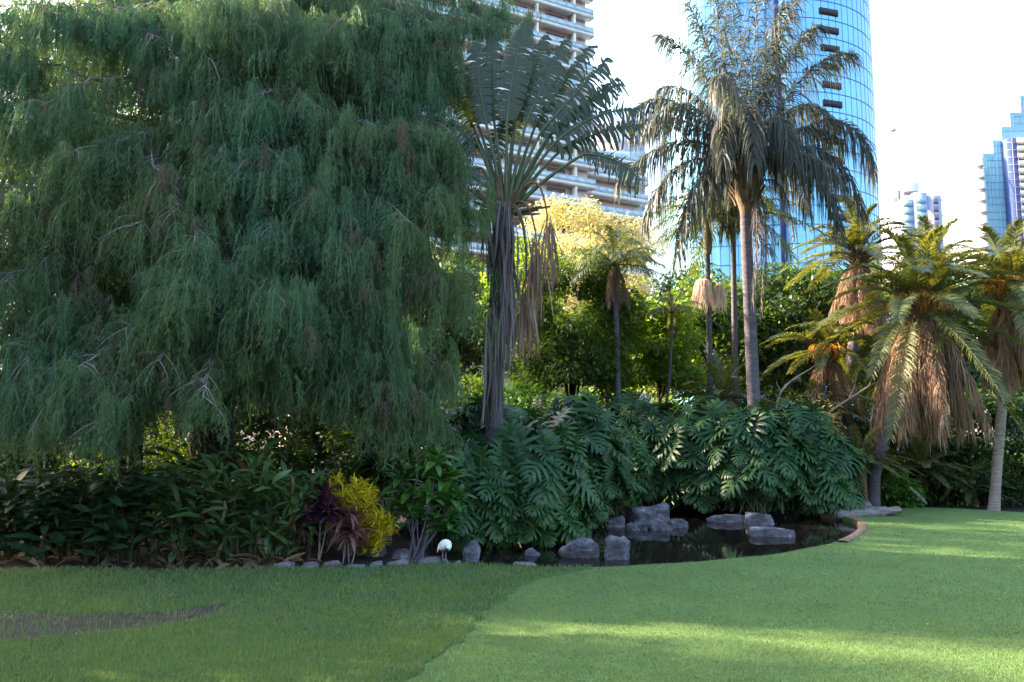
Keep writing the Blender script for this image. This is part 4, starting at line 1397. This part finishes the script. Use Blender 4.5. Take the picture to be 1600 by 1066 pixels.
# understorey
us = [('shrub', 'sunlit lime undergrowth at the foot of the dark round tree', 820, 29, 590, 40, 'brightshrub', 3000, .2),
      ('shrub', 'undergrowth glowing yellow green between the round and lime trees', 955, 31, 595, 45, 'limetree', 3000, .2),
      ('shrub', 'yellowish leafy shrub around the dead branches', 1268, 28.5, 630, 40, 'goldtree', 2200, .15),
      ('shrub', 'dark shrub behind the hedge end', 1330, 31, 600, 60, 'backtree', 4000, .2),
      ('shrub', 'shrub under the leaning palm trunk', 1395, 31.5, 640, 60, 'shrub', 4000, .2),
      ('shrub', 'dark shrub beneath the widest brown skirt', 1455, 32, 630, 60, 'backtree', 4000, .2),
      ('shrub', 'green shrub left of the lawn edge palm trunk', 1515, 31, 610, 50, 'shrub', 4000, .2),
      ('shrub', 'shrub right of the lawn edge palm trunk', 1600, 30.5, 590, 60, 'shrub', 5000, .2),
      ('shrub', 'tall shade shrub at the right frame edge', 1660, 33, 520, 70, 'backtree', 5000, .22),
      ('shrub', 'small bright green shrub on the lawn edge near the logs', 1402, 28.3, 742, 28, 'brightshrub', 1600, .17),
      ('shrub', 'low dark cover between logs and bright shrub', 1350, 29, 740, 40, 'backtree', 2000, .16),
      ('shrub', 'low leafy cover along the lawn edge under the skirted palm', 1465, 29.3, 735, 45, 'backtree', 2600, .17),
      ('shrub', 'low ferny cover along the lawn edge beside the palm foot', 1530, 29.6, 725, 40, 'shrub', 2600, .17),
      ('shrub', 'low cover right of the palm foot', 1610, 29.3, 720, 50, 'backtree', 2600, .17),
      ('shrub', 'dark shrub under the conifer at the far left', 30, 23, 690, 70, 'backtree', 3500, .18),
      ('shrub', 'shrub with leaves coloured as lit, seen between the two dark trunks', 270, 25, 625, 60, 'limetree', 3000, .17),
      ('shrub', 'shrub in deep shade behind the ginger bed', 420, 24, 670, 60, 'backtree', 3500, .18),
      ('shrub', 'shrub in deep shade behind the croton', 540, 23.5, 660, 60, 'backtree', 3500, .18),
      ('shrub', 'shrub filling the gap behind the slim palm trunks', 1075, 34.5, 585, 60, 'shrub', 4500, .22),
      ('shrub', 'shrub filling the gap behind the dead branches', 1262, 34.5, 560, 58, 'backtree', 4500, .22),
      ('shrub', 'shrub behind the stem of the dark round tree', 872, 34, 580, 66, 'limetree', 4500, .22),
      ('shrub', 'tall shrub row behind the leaning palm trunk', 1420, 37, 545, 95, 'backtree', 6500, .24),
      ('shrub', 'tall shrub behind the lawn edge palm trunk', 1545, 37, 535, 95, 'shrub', 6500, .24),
      ('shrub', 'shrub between the thin young palm stem and the slim palm', 1000, 34.5, 590, 60, 'limetree', 4500, .22),
      ('shrub', 'shrub behind the paddle leaved shrub', 650, 22.5, 670, 55, 'shrub', 3500, .18),
      ('shrub', 'shrub glimpsed left of the dark trunks', 130, 26, 610, 60, 'limetree', 3000, .18)]
for i, (nm, lab, px, Y, top, hw, mat, nl, lf_) in enumerate(us):
    bush_at(nm, lab, px, Y, top, hw, M[mat], nl, lf_, 500 + i)
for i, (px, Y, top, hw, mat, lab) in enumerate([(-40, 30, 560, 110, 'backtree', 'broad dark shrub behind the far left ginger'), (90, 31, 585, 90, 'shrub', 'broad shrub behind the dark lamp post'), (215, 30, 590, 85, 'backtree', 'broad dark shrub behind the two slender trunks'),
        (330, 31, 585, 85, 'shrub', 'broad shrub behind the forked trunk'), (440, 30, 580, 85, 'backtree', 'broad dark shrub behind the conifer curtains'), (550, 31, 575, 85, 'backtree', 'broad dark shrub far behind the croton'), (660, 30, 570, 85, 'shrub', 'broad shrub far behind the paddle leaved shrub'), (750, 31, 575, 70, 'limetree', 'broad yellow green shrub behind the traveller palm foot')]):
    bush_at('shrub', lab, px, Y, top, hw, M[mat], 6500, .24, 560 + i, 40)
# dark trunks under the conifer
tr = [('slender dark tree trunk left of the ginger bed centre', 193, 21.5, 330, 12, .13, 0), ('slender dark tree trunk beside the first, slightly thicker', 213, 22.5, 330, 4, .17, 0),
      ('dark forked trunk behind the leafy ginger', 332, 22, 380, -6, .13, 0), ('dark slanting trunk beside the forked one', 352, 22.3, 395, 22, .11, 0), ('stout short trunk in the shade right of the slanting one', 366, 24, 370, 3, .16, 0)]
for i, (lab, px, Y, top, lean, r0, _) in enumerate(tr):
    r = np.random.default_rng(600 + i)
    t = thing('understorey_tree', lab, 'tree', foot(px, Y), 'dark trunks under the conifer')
    a = MB()
    b0_, t0_ = foot(px, Y) - UP * .1, W(px + lean, top, Y)
    a.tube(polyline([b0_, (b0_ + t0_) / 2 + np.array([r.normal(0, .12), 0, 0]), t0_], 12), np.linspace(r0 * 1.3, r0 * .5, 12), 8)
    part('trunk', a, M['bark_dark'], t, True)
    a = MB()
    crown(a, t0_ + UP * .6, (1.5, 1.5, 1.3), 16, 1500, .2, r)
    part('crown', a, M['backtree'], t)

# dead branches behind the hedge end
dt = thing('dead_branch', 'bare bleached branch fork lying behind the hedge end', 'branch', foot(1240, 28))
a = MB()
for pts, r0 in [([(1205, 690), (1212, 640), (1222, 600), (1250, 590)], .05), ([(1222, 612), (1215, 603), (1213, 596)], .025), ([(1222, 610), (1238, 592), (1262, 580), (1288, 560)], .035),
                ([(1270, 665), (1300, 640), (1330, 622), (1352, 606), (1368, 598)], .055), ([(1326, 624), (1335, 605), (1338, 590)], .03), ([(1345, 611), (1358, 604), (1362, 590)], .025),
                ([(1336, 615), (1352, 622), (1375, 622)], .025)]:
    a.tube(polyline([W(x, y, 28.2) for x, y in pts], 10), np.linspace(r0, r0 * .35, 10), 6)
part('limb', a, M['deadwood'], dt, True)


# ------------------------------------------------------------------ stones, logs, kerb
def rock(name, label, px0, px1, ptop, pbot, Y, seed, mat='rock', flat=.35, depth=.8, group='boulders in the pond', cat='rock', bury=.25, tilt=0, slab=False):
    r = np.random.default_rng(seed)
    p0, p1 = W(px0, pbot, Y), W(px1, pbot, Y)
    w = p1[0] - p0[0]
    h = W(px0, ptop, Y)[2] - p0[2]
    c = np.array([(p0[0] + p1[0]) / 2, Y + w * depth * .3, p0[2]])
    flat = flat * 1.35
    sl = r.normal(0, .28, 2) * (.15 if slab else 1)
    tp_ = .02 if slab else .14
    flat = flat * (.7 if slab else 1)
    off_c = r.uniform(-.5, .5, 2)
    bm = bmesh.new()
    for i in range(24):
        d = rand_dirs(1, r, -1, 1)[0]
        d = np.sign(d) * np.abs(d) ** flat
        d = d / max(1.0, np.abs(d).max()) * r.uniform(.80, 1.0)
        hz = (d[2] + 1) / 2 * (1 - abs(d[0] - off_c[0]) * tp_ + sl[0] * d[0] * .35 + sl[1] * d[1] * .3)
        bm.verts.new((d[0] * w / 2, d[1] * w / 2 * depth, min(1.05, hz * 1.1) * (h + bury) - bury))
    bmesh.ops.convex_hull(bm, input=bm.verts)
    bmesh.ops.delete(bm, geom=[v for v in bm.verts if not v.link_faces], context='VERTS')
    bmesh.ops.bevel(bm, geom=list(bm.edges), offset=min(w, h) * .045, segments=2, affect='EDGES', clamp_overlap=True)
    bmesh.ops.triangulate(bm, faces=bm.faces)
    for _ in range(3):
        es = [e for e in bm.edges if e.calc_length() > max(w, h) * .06]
        if not es:
            break
        bmesh.ops.subdivide_edges(bm, edges=es, cuts=1)
        bmesh.ops.triangulate(bm, faces=bm.faces)
    from mathutils import noise
    for v in bm.verts:
        q = v.co * (3.2 / max(w, .3)) + Vector((seed * 3.1, 0, 0))
        q2 = v.co * (9.0 / max(w, .3)) + Vector((0, seed * 1.7, 0))
        v.co += Vector(v.co).normalized() * (abs(noise.fractal(q2, 1.0, 2.0, 3)) * -.07 * max(min(w, h), .2))
        v.co += Vector(v.co).normalized() * (noise.fractal(q, 1.0, 2.0, 4) * .085 * max(min(w, h), .2))
    me = bpy.data.meshes.new(name)
    bm.to_mesh(me)
    bm.free()
    for pl in me.polygons:
        pl.use_smooth = True
    me.materials.append(M[mat])
    o = bpy.data.objects.new(name, me)
    COL.objects.link(o)
    o.location = tuple(c)
    o.rotation_euler = (0, tilt, 0)
    return tag(o, label, cat, group)


RK = [('largest stacked boulder with a flat slanting top', 980, 1056, 788, 828, 24.2, .3, .8), ('low boulder left of the largest one', 941, 982, 807, 830, 23.4, .35, .8),
      ('small angular boulder before the largest one', 974, 1004, 818, 836, 22.6, .4, .8), ('small round boulder in the middle of the front row', 1012, 1056, 816, 836, 22.7, .5, .7),
      ('rounded boulder right of the largest one', 1040, 1083, 811, 831, 23.3, .5, .7), ('tiny boulder between the front row ones', 1001, 1014, 824, 836, 22.5, .5, .8),
      ('wide grey boulder at the near left water edge', 868, 945, 843, 884, 17.9, .4, .6), ('upright block boulder with a pale vein at the near water edge', 944, 988, 841, 885, 17.7, .28, .8),
      ('upright rounded dark stone beside the ibis', 721, 752, 845, 884, 17.4, .4, .7), ('small grey stone under the low hanging philodendron', 815, 850, 858, 880, 18.2, .5, .7),
      ('long low slab stone at the back of the pond', 1098, 1172, 805, 823, 24.6, .3, .4), ('blocky stone on the right end of the long slab', 1162, 1216, 803, 828, 24.0, .28, .6),
      ('flat topped block stone standing in open water', 1172, 1246, 826, 850, 21.4, .2, .55)]
for i, (lab, a0, a1, tp, bt_, Y, fl, dp) in enumerate(RK):
    rock('boulder', lab, a0, a1, tp, bt_, Y, 700 + i, 'rock', fl, dp, slab=i in (0, 7, 10, 11, 12))
ES = [(418, 458, 879, 889), (462, 498, 880, 889), (503, 534, 877, 889), (538, 572, 881, 888), (574, 598, 878, 887), (600, 640, 875, 886), (652, 690, 871, 883), (690, 706, 874, 884), (702, 722, 876, 885), (798, 846, 880, 885.5)]
el = ['edging stone below the dry ginger straw', 'edging stone between straw and cordyline', 'bluish pointed edging stone left of the cordyline stem', 'low edging stone under the cordyline', 'edging stone right of the cordyline stem',
      'pale flat edging stone before the bare stems', 'flat edging stone under the ibis', 'small pale edging stone right of the ibis', 'edging stone against the upright dark stone', 'pale flat stone at the water edge before the philodendron']
for i, ((a0, a1, tp, bt_), lab) in enumerate(zip(ES, el)):
    g = G((a0 + a1) / 2, bt_, .10)
    rock('edging_stone', lab, a0, a1, tp, bt_, g[1], 730 + i, 'rockpale', .4, .8, 'edging stones of the lawn', 'stone', .12)
rock('boulder', 'dark stone in the soil behind the cordyline stem', 560, 603, 850, 872, 17.8, 750, 'rock', .4, .8)
rock('boulder', 'flat dark stone in the soil left of the bare stems', 607, 645, 858, 872, 17.6, 751, 'rock', .4, .8)

a = MB()
kp = [G(x, y, .14) for x, y in [(1316, 846), (1334, 838), (1347, 828), (1350, 820), (1344, 813), (1332, 808), (1310, 804), (1285, 801)]]
kc = polyline(kp, 40)
T_ = nrm(np.gradient(kc, axis=0))
S_ = nrm(np.cross(T_, UP))
prof = [(-.12, -.5), (-.12, .0), (-.10, .02), (.10, .02), (.12, .0), (.12, -.5)]
v = np.stack([kc + S_ * q[0] + UP * q[1] for q in prof], 1).reshape(-1, 3)
n_ = len(prof)
a.add(v, [[i * n_ + j, i * n_ + j + 1, (i + 1) * n_ + j + 1, (i + 1) * n_ + j] for i in range(39) for j in range(n_ - 1)])
solo('pond_kerb', a, M['kerb'], 'curved brown concrete kerb round the right end of the pond', 'kerb', smooth=False)


def log(label, p0, p1, Y, r0, seed, flat=.7):
    r = np.random.default_rng(seed)
    P0, P1 = W(*p0, Y), W(*p1, Y - .3)
    c = polyline([P0, (P0 + P1) / 2 + UP * r.normal(0, .05), P1], 18)
    mb = MB()
    mb.tube(c, r0 * (1 + r.normal(0, .12, 18)) * np.r_[.5, .85, np.ones(14), .9, .55], 12)
    V = mb.v[0]
    zc = np.repeat(c[:, 2], 12)
    V[:, 2] = zc + (V[:, 2] - zc) * flat + r.normal(0, .015, len(V))
    return solo('driftwood_log', mb, M['log'], label, 'log', 'weathered logs by the pond kerb', smooth=True)


log('long weathered grey log nearest the lawn', (1308, 806), (1408, 797), 25.0, .20, 801)
log('short thick weathered log behind the long one', (1318, 793), (1360, 790), 26.0, .24, 802)
log('thin weathered log between the long and the thick one', (1300, 800), (1390, 796), 25.6, .15, 803)
log('slim brown stick leaning in the shrubs by the bright shrub', (1420, 762), (1448, 788), 27.4, .05, 804, 1)

# ------------------------------------------------------------------ ibis
ib = G(693, 876, .16)
ibs = np.array([ib[0], ib[1], W(693, 876, ib[1])[2]])
bird = thing('ibis', 'white ibis standing on an edging stone with its head tucked down', 'bird', ibs)
a = MB()
px_m = F / ib[1]


def ipt(px, py, dy=0):
    return W(px, py, ib[1] + dy)


spine = [ipt(683.5, 863, .02), ipt(685.5, 860, .02), ipt(689, 855.5, 0), ipt(694, 851.5, -.02), ipt(698, 850.5, -.05), ipt(701, 852.5, -.09), ipt(701.5, 855.5, -.14), ipt(700, 858.5, -.17), ipt(698.5, 860.5, -.17)]
sp = polyline(spine, 26)
rad = np.interp(np.linspace(0, 1, 26), [0, .1, .3, .5, .64, .75, .86, .95, 1], [.010, .038, .085, .108, .095, .062, .048, .036, .028])
a.tube(sp, rad, 14, 0)
# dark bald head and long down-curved bill held against the breast
hd = polyline([ipt(699.4, 857.5, -.19), ipt(698.0, 860.0, -.2), ipt(696.5, 861.8, -.2)], 6)
a.tube(hd, [.036, .042, .042, .036, .028, .018], 10, 1)
a.tube(bez(ipt(696.8, 861.6, -.2), ipt(693.2, 865, -.19), ipt(694.2, 871.5, -.15), 9), np.linspace(.018, .007, 9), 6, 1)
# black plumes over the tail
for k in range(6):
    a.tube(bez(ipt(688, 858.5, .02 * k - .04), ipt(686, 861, .02 * k - .04), ipt(684.5, 863.2 + .3 * k, .025 * k - .05), 5), [.02, .022, .02, .014, .005], 5, 1)
for x0, x1 in ((691.5, 692.5), (696.5, 697)):
    a.tube(polyline([ipt(x0 + .5, 859.5, -.03), ipt(x0 - .4, 866, .0), ipt(x1, 875.3, -.03)], 8), [.034, .026, .014, .011, .013, .010, .009, .011], 6, 2)
    for dx in (-2.0, 0, 2.0):
        a.tube(np.array([ipt(x1, 875.3, -.03), ipt(x1 + dx * .5, 875.6, -.08), ipt(x1 + dx, 876.2, -.12)]), [.009, .007, .004], 5, 2)
part('body', a, [M['feather'], M['birdskin'], M['birdleg']], bird, True)

# ------------------------------------------------------------------ lamp posts seen through the conifer
lp = foot(79, 19.8)
lamp = thing('lamp_post', 'dark slim lamp post behind the hanging conifer foliage', 'lamp post', lp)
a = MB()
tp = W(78, 425, 19.8)
a.tube(np.array([lp - UP * .1, lp + UP * .3, lp + UP * .35, np.array([tp[0], tp[1], tp[2]])]), [.10, .10, .065, .05], 10)
part('pole', a, M['pole'], lamp, True)
a = MB()
a.tube(np.array([tp, tp + UP * .1, tp + UP * .3, tp + UP * .36]), [.08, .13, .15, .05], 12)
part('lamp_head', a, M['pole'], lamp, True)

# small fallen petals and leaves on the lawn
for i, (px, py) in enumerate([(1399, 843), (1336, 786), (1540, 891), (1570, 928), (1109, 967), (1151, 935), (1166, 935), (1449, 978), (1487, 912), (922, 904), (1330, 812), (1282, 846)]):
    g = G(px, py)
    mb = MB()
    r = np.random.default_rng(900 + i)
    s = .035
    p, f = paddle_grid(3, .6, .3, .2)
    mb.add((p - [0, .5, 0]) * s + np.array([g[0], g[1], float(bumpy(g[0], g[1])) + .022]), f)
    solo('petal', mb, M['petal'], 'tiny white petal lying on the pale green lawn', 'petal', 'white petals on the lawn')

# ------------------------------------------------------------------ buildings
C0 = np.array([13.1, 122.0, 0.0])
av = np.array([-.875, -.485, 0.0])       # along the balcony face, towards the left and nearer
bv = np.array([-.485, .875, 0.0])        # into the building
tow = thing('balcony_tower', 'cream apartment tower with stacked glass fronted balconies', 'building', C0)
a = MB()
LEN, FH, NF = 44.0, 3.1, 27
a.box(C0 + bv * 1.5 + av * .6, av * (LEN - .6), bv * 16, UP * (FH * NF))
part('wall', a, M['recess'], tow)
a = MB()
a.box(C0 + bv * 1.55 + av * .65 + UP * FH * NF, av * (LEN - 1), bv * 15.5, UP * 1.2)
part('roof', a, M['cream'], tow)
a = MB()
for s in np.arange(3.4, LEN, 6.8):
    a.box(C0 + av * s + bv * .12, av * .35, bv * 1.36, UP * (FH * NF - .1))
part('partition_wall', a, M['cream'], tow)
rb = np.random.default_rng(12)
for k in range(8, NF):
    z = UP * (k * FH)
    a = MB()
    a.box(C0 + z - UP * .42, av * LEN, bv * 1.49, UP * .5)
    bal = part('balcony', a, M['cream'], tow)
    a = MB()
    for s in np.arange(.1, LEN - 1, 1.70):
        a.box(C0 + z + UP * .14 + av * s + bv * .05, av * 1.6, bv * .03, UP * .86)
    a.box(C0 + z + UP * .14 + bv * .12 + av * .02, bv * 1.3, av * .03, UP * .86)
    part('balustrade', a, M['balglass'], bal)
    a = MB()
    a.box(C0 + z + UP * 1.0 + bv * .02, av * LEN, bv * .09, UP * .08)
    for s in np.arange(.05, LEN, 1.70):
        a.box(C0 + z + UP * .08 + av * s + bv * .03, av * .05, bv * .06, UP * .95)
    part('rail', a, M['rail'], bal)
    for s in np.arange(4.2, 27, 6.8):
        a = MB()
        a.box(C0 + z + UP * .1 + av * (s + .5) + bv * 1.45, av * 3.4, bv * .1, UP * 2.2)
        part('window', a, M['winglass'], tow)
# lower wing stepping out to the right
wing = thing('balcony_wing', 'lower cream wing with wide balconies right of the balcony tower', 'building', C0 - av * 7.5)
a = MB()
Cw = C0 - av * 12.5 + bv * 2.6
a.box(Cw + bv * 1.8 + av * .5, av * 13.6, bv * 14, UP * 46)
part('wall', a, M['recess'], wing)
for k in range(7, 16):
    z = UP * (k * FH)
    a = MB()
    a.box(Cw + z - UP * .45, av * 14, bv * 1.79, UP * .6)
    bal = part('balcony', a, M['cream'], wing)
    a = MB()
    for s in np.arange(.1, 13, 1.7):
        a.box(Cw + z + UP * .18 + av * s + bv * .05, av * 1.6, bv * .03, UP * .9)
    part('balustrade', a, M['balglass'], bal)

# banded office block behind
a = MB()
bnd = thing('banded_building', 'purple grey building with horizontal bands behind the balcony tower', 'building', (22, 185, 0))
x0, x1, yb = W(930, 200, 185)[0], W(1006, 200, 185)[0], 185.0
ztop = W(970, 188, 185)[2]
a.bx(x0, x1, yb, yb + 18, 0, ztop)
part('wall', a, M['greyband'], bnd)
for z in np.arange(20, ztop, 3.6):
    a = MB()
    a.bx(x0 - .3, x1 + .3, yb - .4, yb + 18.3, z, z + 1.3)
    part('floor_band', a, M['violet'], bnd)
a = MB()
a.bx(W(955, 200, 185)[0], W(955, 200, 185)[0] + 1.2, yb - .7, yb - .05, 0, ztop + 1)
part('pier', a, M['cream'], bnd)

# blue glass tower
blue = thing('glass_tower', 'tall blue glass tower with a rounded right corner and dark slots', 'building', (54, 160, 0))
th = np.radians(np.linspace(0, 96, 26))
outl = [(33.0, 151.0), (50.2, 147.5), (50.5, 149.0), (51.7, 148.8), (52.0, 147.2)] + [(54 + 22.3 * math.sin(q), 167 - 20 * math.cos(q)) for q in th] + [(72, 190), (36, 190)]
outl = np.array(outl)
BH = 112.0


def prism(mb, pl, z0, z1, mi=0, cap=True):
    n = len(pl)
    v = np.concatenate([np.column_stack([pl, np.full(n, z0)]), np.column_stack([pl, np.full(n, z1)])])
    mb.add(v, [[i, (i + 1) % n, n + (i + 1) % n, n + i] for i in range(n)], mi)
    if cap:
        c = np.append(pl.mean(0), z1)
        mb.add(np.concatenate([v[n:], [c]]), [[i, (i + 1) % n, n] for i in range(n)], mi)


a = MB()
prism(a, outl, 0, BH)
part('glass_wall', a, M['blueglass'], blue)
a = MB()
cen = outl.mean(0)
grow = outl + nrm(outl - cen) * .06
for z in np.arange(3.7, BH, 3.7):
    prism(a, grow, z, z + .16, cap=False)
    n = len(grow)
part('floor_line', a, M['bluemullion'], blue)
a = MB()


def along(pl, step):
    out_ = []
    for i in range(len(pl) - 1):
        d = pl[i + 1] - pl[i]
        L_ = np.linalg.norm(d)
        out_.append((pl[i], d / L_, L_))
    return out_


acc = 0
for (p_, d_, L_) in along(outl[:31], 1.6):
    while acc < L_:
        q = p_ + d_ * acc
        nn = np.array([d_[1], -d_[0]])
        a.box((*(q + nn * .0), 0), (d_[0] * .10, d_[1] * .10, 0), (nn[0] * .03, nn[1] * .03, 0), UP * (BH - .2))
        acc += 1.65
    acc -= L_
part('mullion', a, M['bluemullion'], blue)
# dark slot openings in a column and the recess line
zs0 = W(1297, 140, 150)[2]
tq = math.radians(14)
q0 = np.array([54 + 22.3 * math.sin(tq), 167 - 20 * math.cos(tq)])
q1 = np.array([54 + 22.3 * math.sin(tq + .19), 167 - 20 * math.cos(tq + .19)])
dd = q1 - q0
nn = nrm(np.array([dd[1], -dd[0]]))
for k in range(-16, 12):
    z = zs0 + k * 3.7
    if 8 < z < BH - 3:
        a = MB()
        a.box((*(q0 + nn * .0), z - .6), (*dd, 0), (*(nn * .28), 0), UP * 1.25)
        part('slot_window', a, M['slot'], blue)
a = MB()
a.bx(50.55, 51.65, 148.5, 149.2, 0, BH - 1)
part('recess_strip', a, M['navyglass'], blue)

# crane tip behind the glass tower
a = MB()
p0, p1 = W(1345, 300, 260), W(1394, 203, 260)
up_ = nrm(p1 - p0)
sdv = np.array([up_[2], 0, -up_[0]])
for o in (-.5, .5):
    a.tube(np.array([p0 + sdv * o, p1 + sdv * o * .3]), .12, 4)
L_ = np.linalg.norm(p1 - p0)
for k in range(int(L_ / 1.2)):
    f0, f1 = k * 1.2 / L_, (k + 1) * 1.2 / L_
    a.tube(np.array([p0 + (p1 - p0) * f0 + sdv * .5 * (1 - .7 * f0) * (-1) ** k, p0 + (p1 - p0) * f1 - sdv * .5 * (1 - .7 * f1) * (-1) ** k]), .07, 4)
a.bx(p1[0] - .6, p1[0] + 1.0, p1[1] - .5, p1[1] + .5, p1[2] - .5, p1[2] + .5)
bm_ = MB()
bm_.bx(p0[0] - .9, p0[0] + .9, 259.1, 260.9, 0, p0[2] + 1)
cr = thing('tower_crane', 'distant crane jib tip beside the blue glass tower', 'crane', (p0[0], 260, 0))
part('jib', a, M['cream'], cr)
part('mast', bm_, M['cream'], cr)


def grid_face(mb, x0, x1, y, z0, z1, dx, dz, t=.18):
    for x in np.arange(x0 + dx, x1 - .1, dx):
        mb.bx(x - t / 2, x + t / 2, y - .10, y + .02, z0, z1)
    for z in np.arange(z0 + dz, z1 - .1, dz):
        mb.bx(x0, x1, y - .13, y + .015, z - t / 2, z + t / 2)


def X(px, Y):
    return W(px, 300, Y)[0]


def Z(py, Y, px=1500):
    return W(px, py, Y)[2]


# distant middle blocks
B1 = 300.0
wb = thing('white_block', 'distant white apartment block with a recessed top floor', 'building', (X(1420, B1), B1, 0))
a = MB()
a.bx(X(1384, B1 + 30), X(1402, B1 + 30), B1 + 30, B1 + 50, 0, Z(300, B1 + 30))
a.bx(X(1402, B1 + 30) + .01, X(1434, B1 + 30), B1 + 29, B1 + 50, 0, Z(287, B1 + 30))
part('wall', a, M['white'], wb)
a = MB()
a.bx(X(1399, B1 + 30), X(1404, B1 + 30), B1 + 28.6, B1 + 28.98, 20, Z(299, B1 + 30))
for k, z in enumerate(np.arange(40, Z(293, B1 + 30), 4)):
    a.bx(X(1410, B1 + 30), X(1430, B1 + 30), B1 + 28.7, B1 + 28.98, z, z + 1.8)
part('window', a, M['winglass'], wb)
vb = thing('violet_block', 'distant violet grey apartment block with stepped roof and glazed corners', 'building', (X(1445, B1), B1, 0))
a = MB()
a.bx(X(1410, B1), X(1428, B1) - .02, B1 + 1, B1 + 20, 0, Z(310, B1))
a.bx(X(1428, B1), X(1448, B1) - .02, B1, B1 + 20, 0, Z(301, B1))
a.bx(X(1448, B1), X(1471, B1), B1 + .6, B1 + 20, 0, Z(305, B1))
part('wall', a, M['violet'], vb)
for (pa, pb, pt, dz_) in [(1412, 1427, 312, 1), (1430, 1446, 308, 0), (1459, 1466, 308, .6)]:
    a, b_ = MB(), MB()
    for z in np.arange(Z(pt, B1) - 2.6, 40, -3.1):
        a.bx(X(pa, B1), X(pb, B1), B1 + dz_ - .15, B1 + dz_ + .05, z, z + 2.3)
    part('window', a, M['tealglass'] if pa != 1459 else M['winglass'], vb)
a = MB()
for z in np.arange(Z(312, B1), 36, -6.2):
    a.bx(X(1471, B1), X(1474, B1), B1 + 1, B1 + 8, z, z + .5)
part('balcony', a, M['white'], vb)

# stepped glass tower on the right
B2 = 350.0
st_ = thing('stepped_tower', 'teal glass office tower stepping up towards the right edge', 'building', (X(1570, B2), B2, 0))
steps = [(1539, 1556, 240), (1556, 1571, 219), (1571, 1586, 198), (1586, 1604, 176), (1604, 1680, 150)]
a = MB()
sil = [(X(1539, B2), 0.0)]
for pa, pb, pt in steps:
    sil += [(X(pa, B2), Z(pt, B2)), (X(pb, B2), Z(pt, B2))]
sil += [(X(1680, B2), 0.0)]
n_ = len(sil)
fr = [(x, B2, z) for x, z in sil] + [(x, B2 + 30, z) for x, z in sil]
a.add(fr, [[k, (k + 1) % n_, n_ + (k + 1) % n_, n_ + k] for k in range(n_)])
for pa, pb, pt in steps:
    x0_, x1_, zt = X(pa, B2), X(pb, B2), Z(pt, B2)
    a.add([(x0_, B2, 0), (x1_, B2, 0), (x1_, B2, zt), (x0_, B2, zt)], [[0, 1, 2, 3]])
part('glass_wall', a, M['tealglass'], st_)
a = MB()
for pa, pb, pt in steps:
    grid_face(a, X(pa, B2), X(pb, B2), B2, 0, Z(pt, B2), 1.5, 3.4, .16)
part('mullion', a, M['tealline'], st_)
a = MB()
for pa, pb, pt in steps[1:4]:
    for k in range(4):
        x = X(pa, B2) + k * 1.1
        a.bx(x - .1, x + .1, B2 + 2, B2 + 2.2, Z(pt, B2), Z(pt, B2) + 2.2)
part('roof_fin', a, M['recess'], st_)
a = MB()
a.bx(X(1578, B2 - 4), X(1596, B2 - 4), B2 - 4, B2 - .2, 0, Z(216, B2 - 4))
s = part('dark_bay', a, M['navyglass'], st_)
a = MB()
grid_face(a, X(1578, B2 - 4), X(1596, B2 - 4), B2 - 4, 0, Z(216, B2 - 4), 2.4, 3.4, .2)
part('mullion', a, M['recess'], s)
a = MB()
for z in np.arange(20, Z(212, B2 - 5), 3.4):
    a.bx(X(1596, B2 - 5), X(1650, B2 - 5), B2 - 5, B2 - .3, z, z + 2.1)
part('white_band', a, M['white'], st_)
# curved white balconies in front of it
cw = thing('curved_block', 'white building with curved balcony bands left of the stepped tower', 'building', (X(1530, B2 - 10), B2 - 10, 0))
ang = np.linspace(0, math.pi / 2 + .2, 14)
ow = X(1541, B2 - 8) - X(1519, B2 - 8)
pl = np.array([(X(1541, B2 - 8) - ow * math.sin(q), B2 - 8 + 14 - 14 * math.cos(q)) for q in ang] + [(X(1541, B2 - 8), B2 + 12)])[::-1]
a = MB()
prism(a, (pl - pl.mean(0)) * .93 + pl.mean(0), 0, Z(262, B2))
part('wall', a, M['winglass'], cw)
for z in np.arange(24, Z(258, B2), 5.2):
    a = MB()
    prism(a, pl, z, z + 3.4)
    part('balcony', a, M['white'], cw)
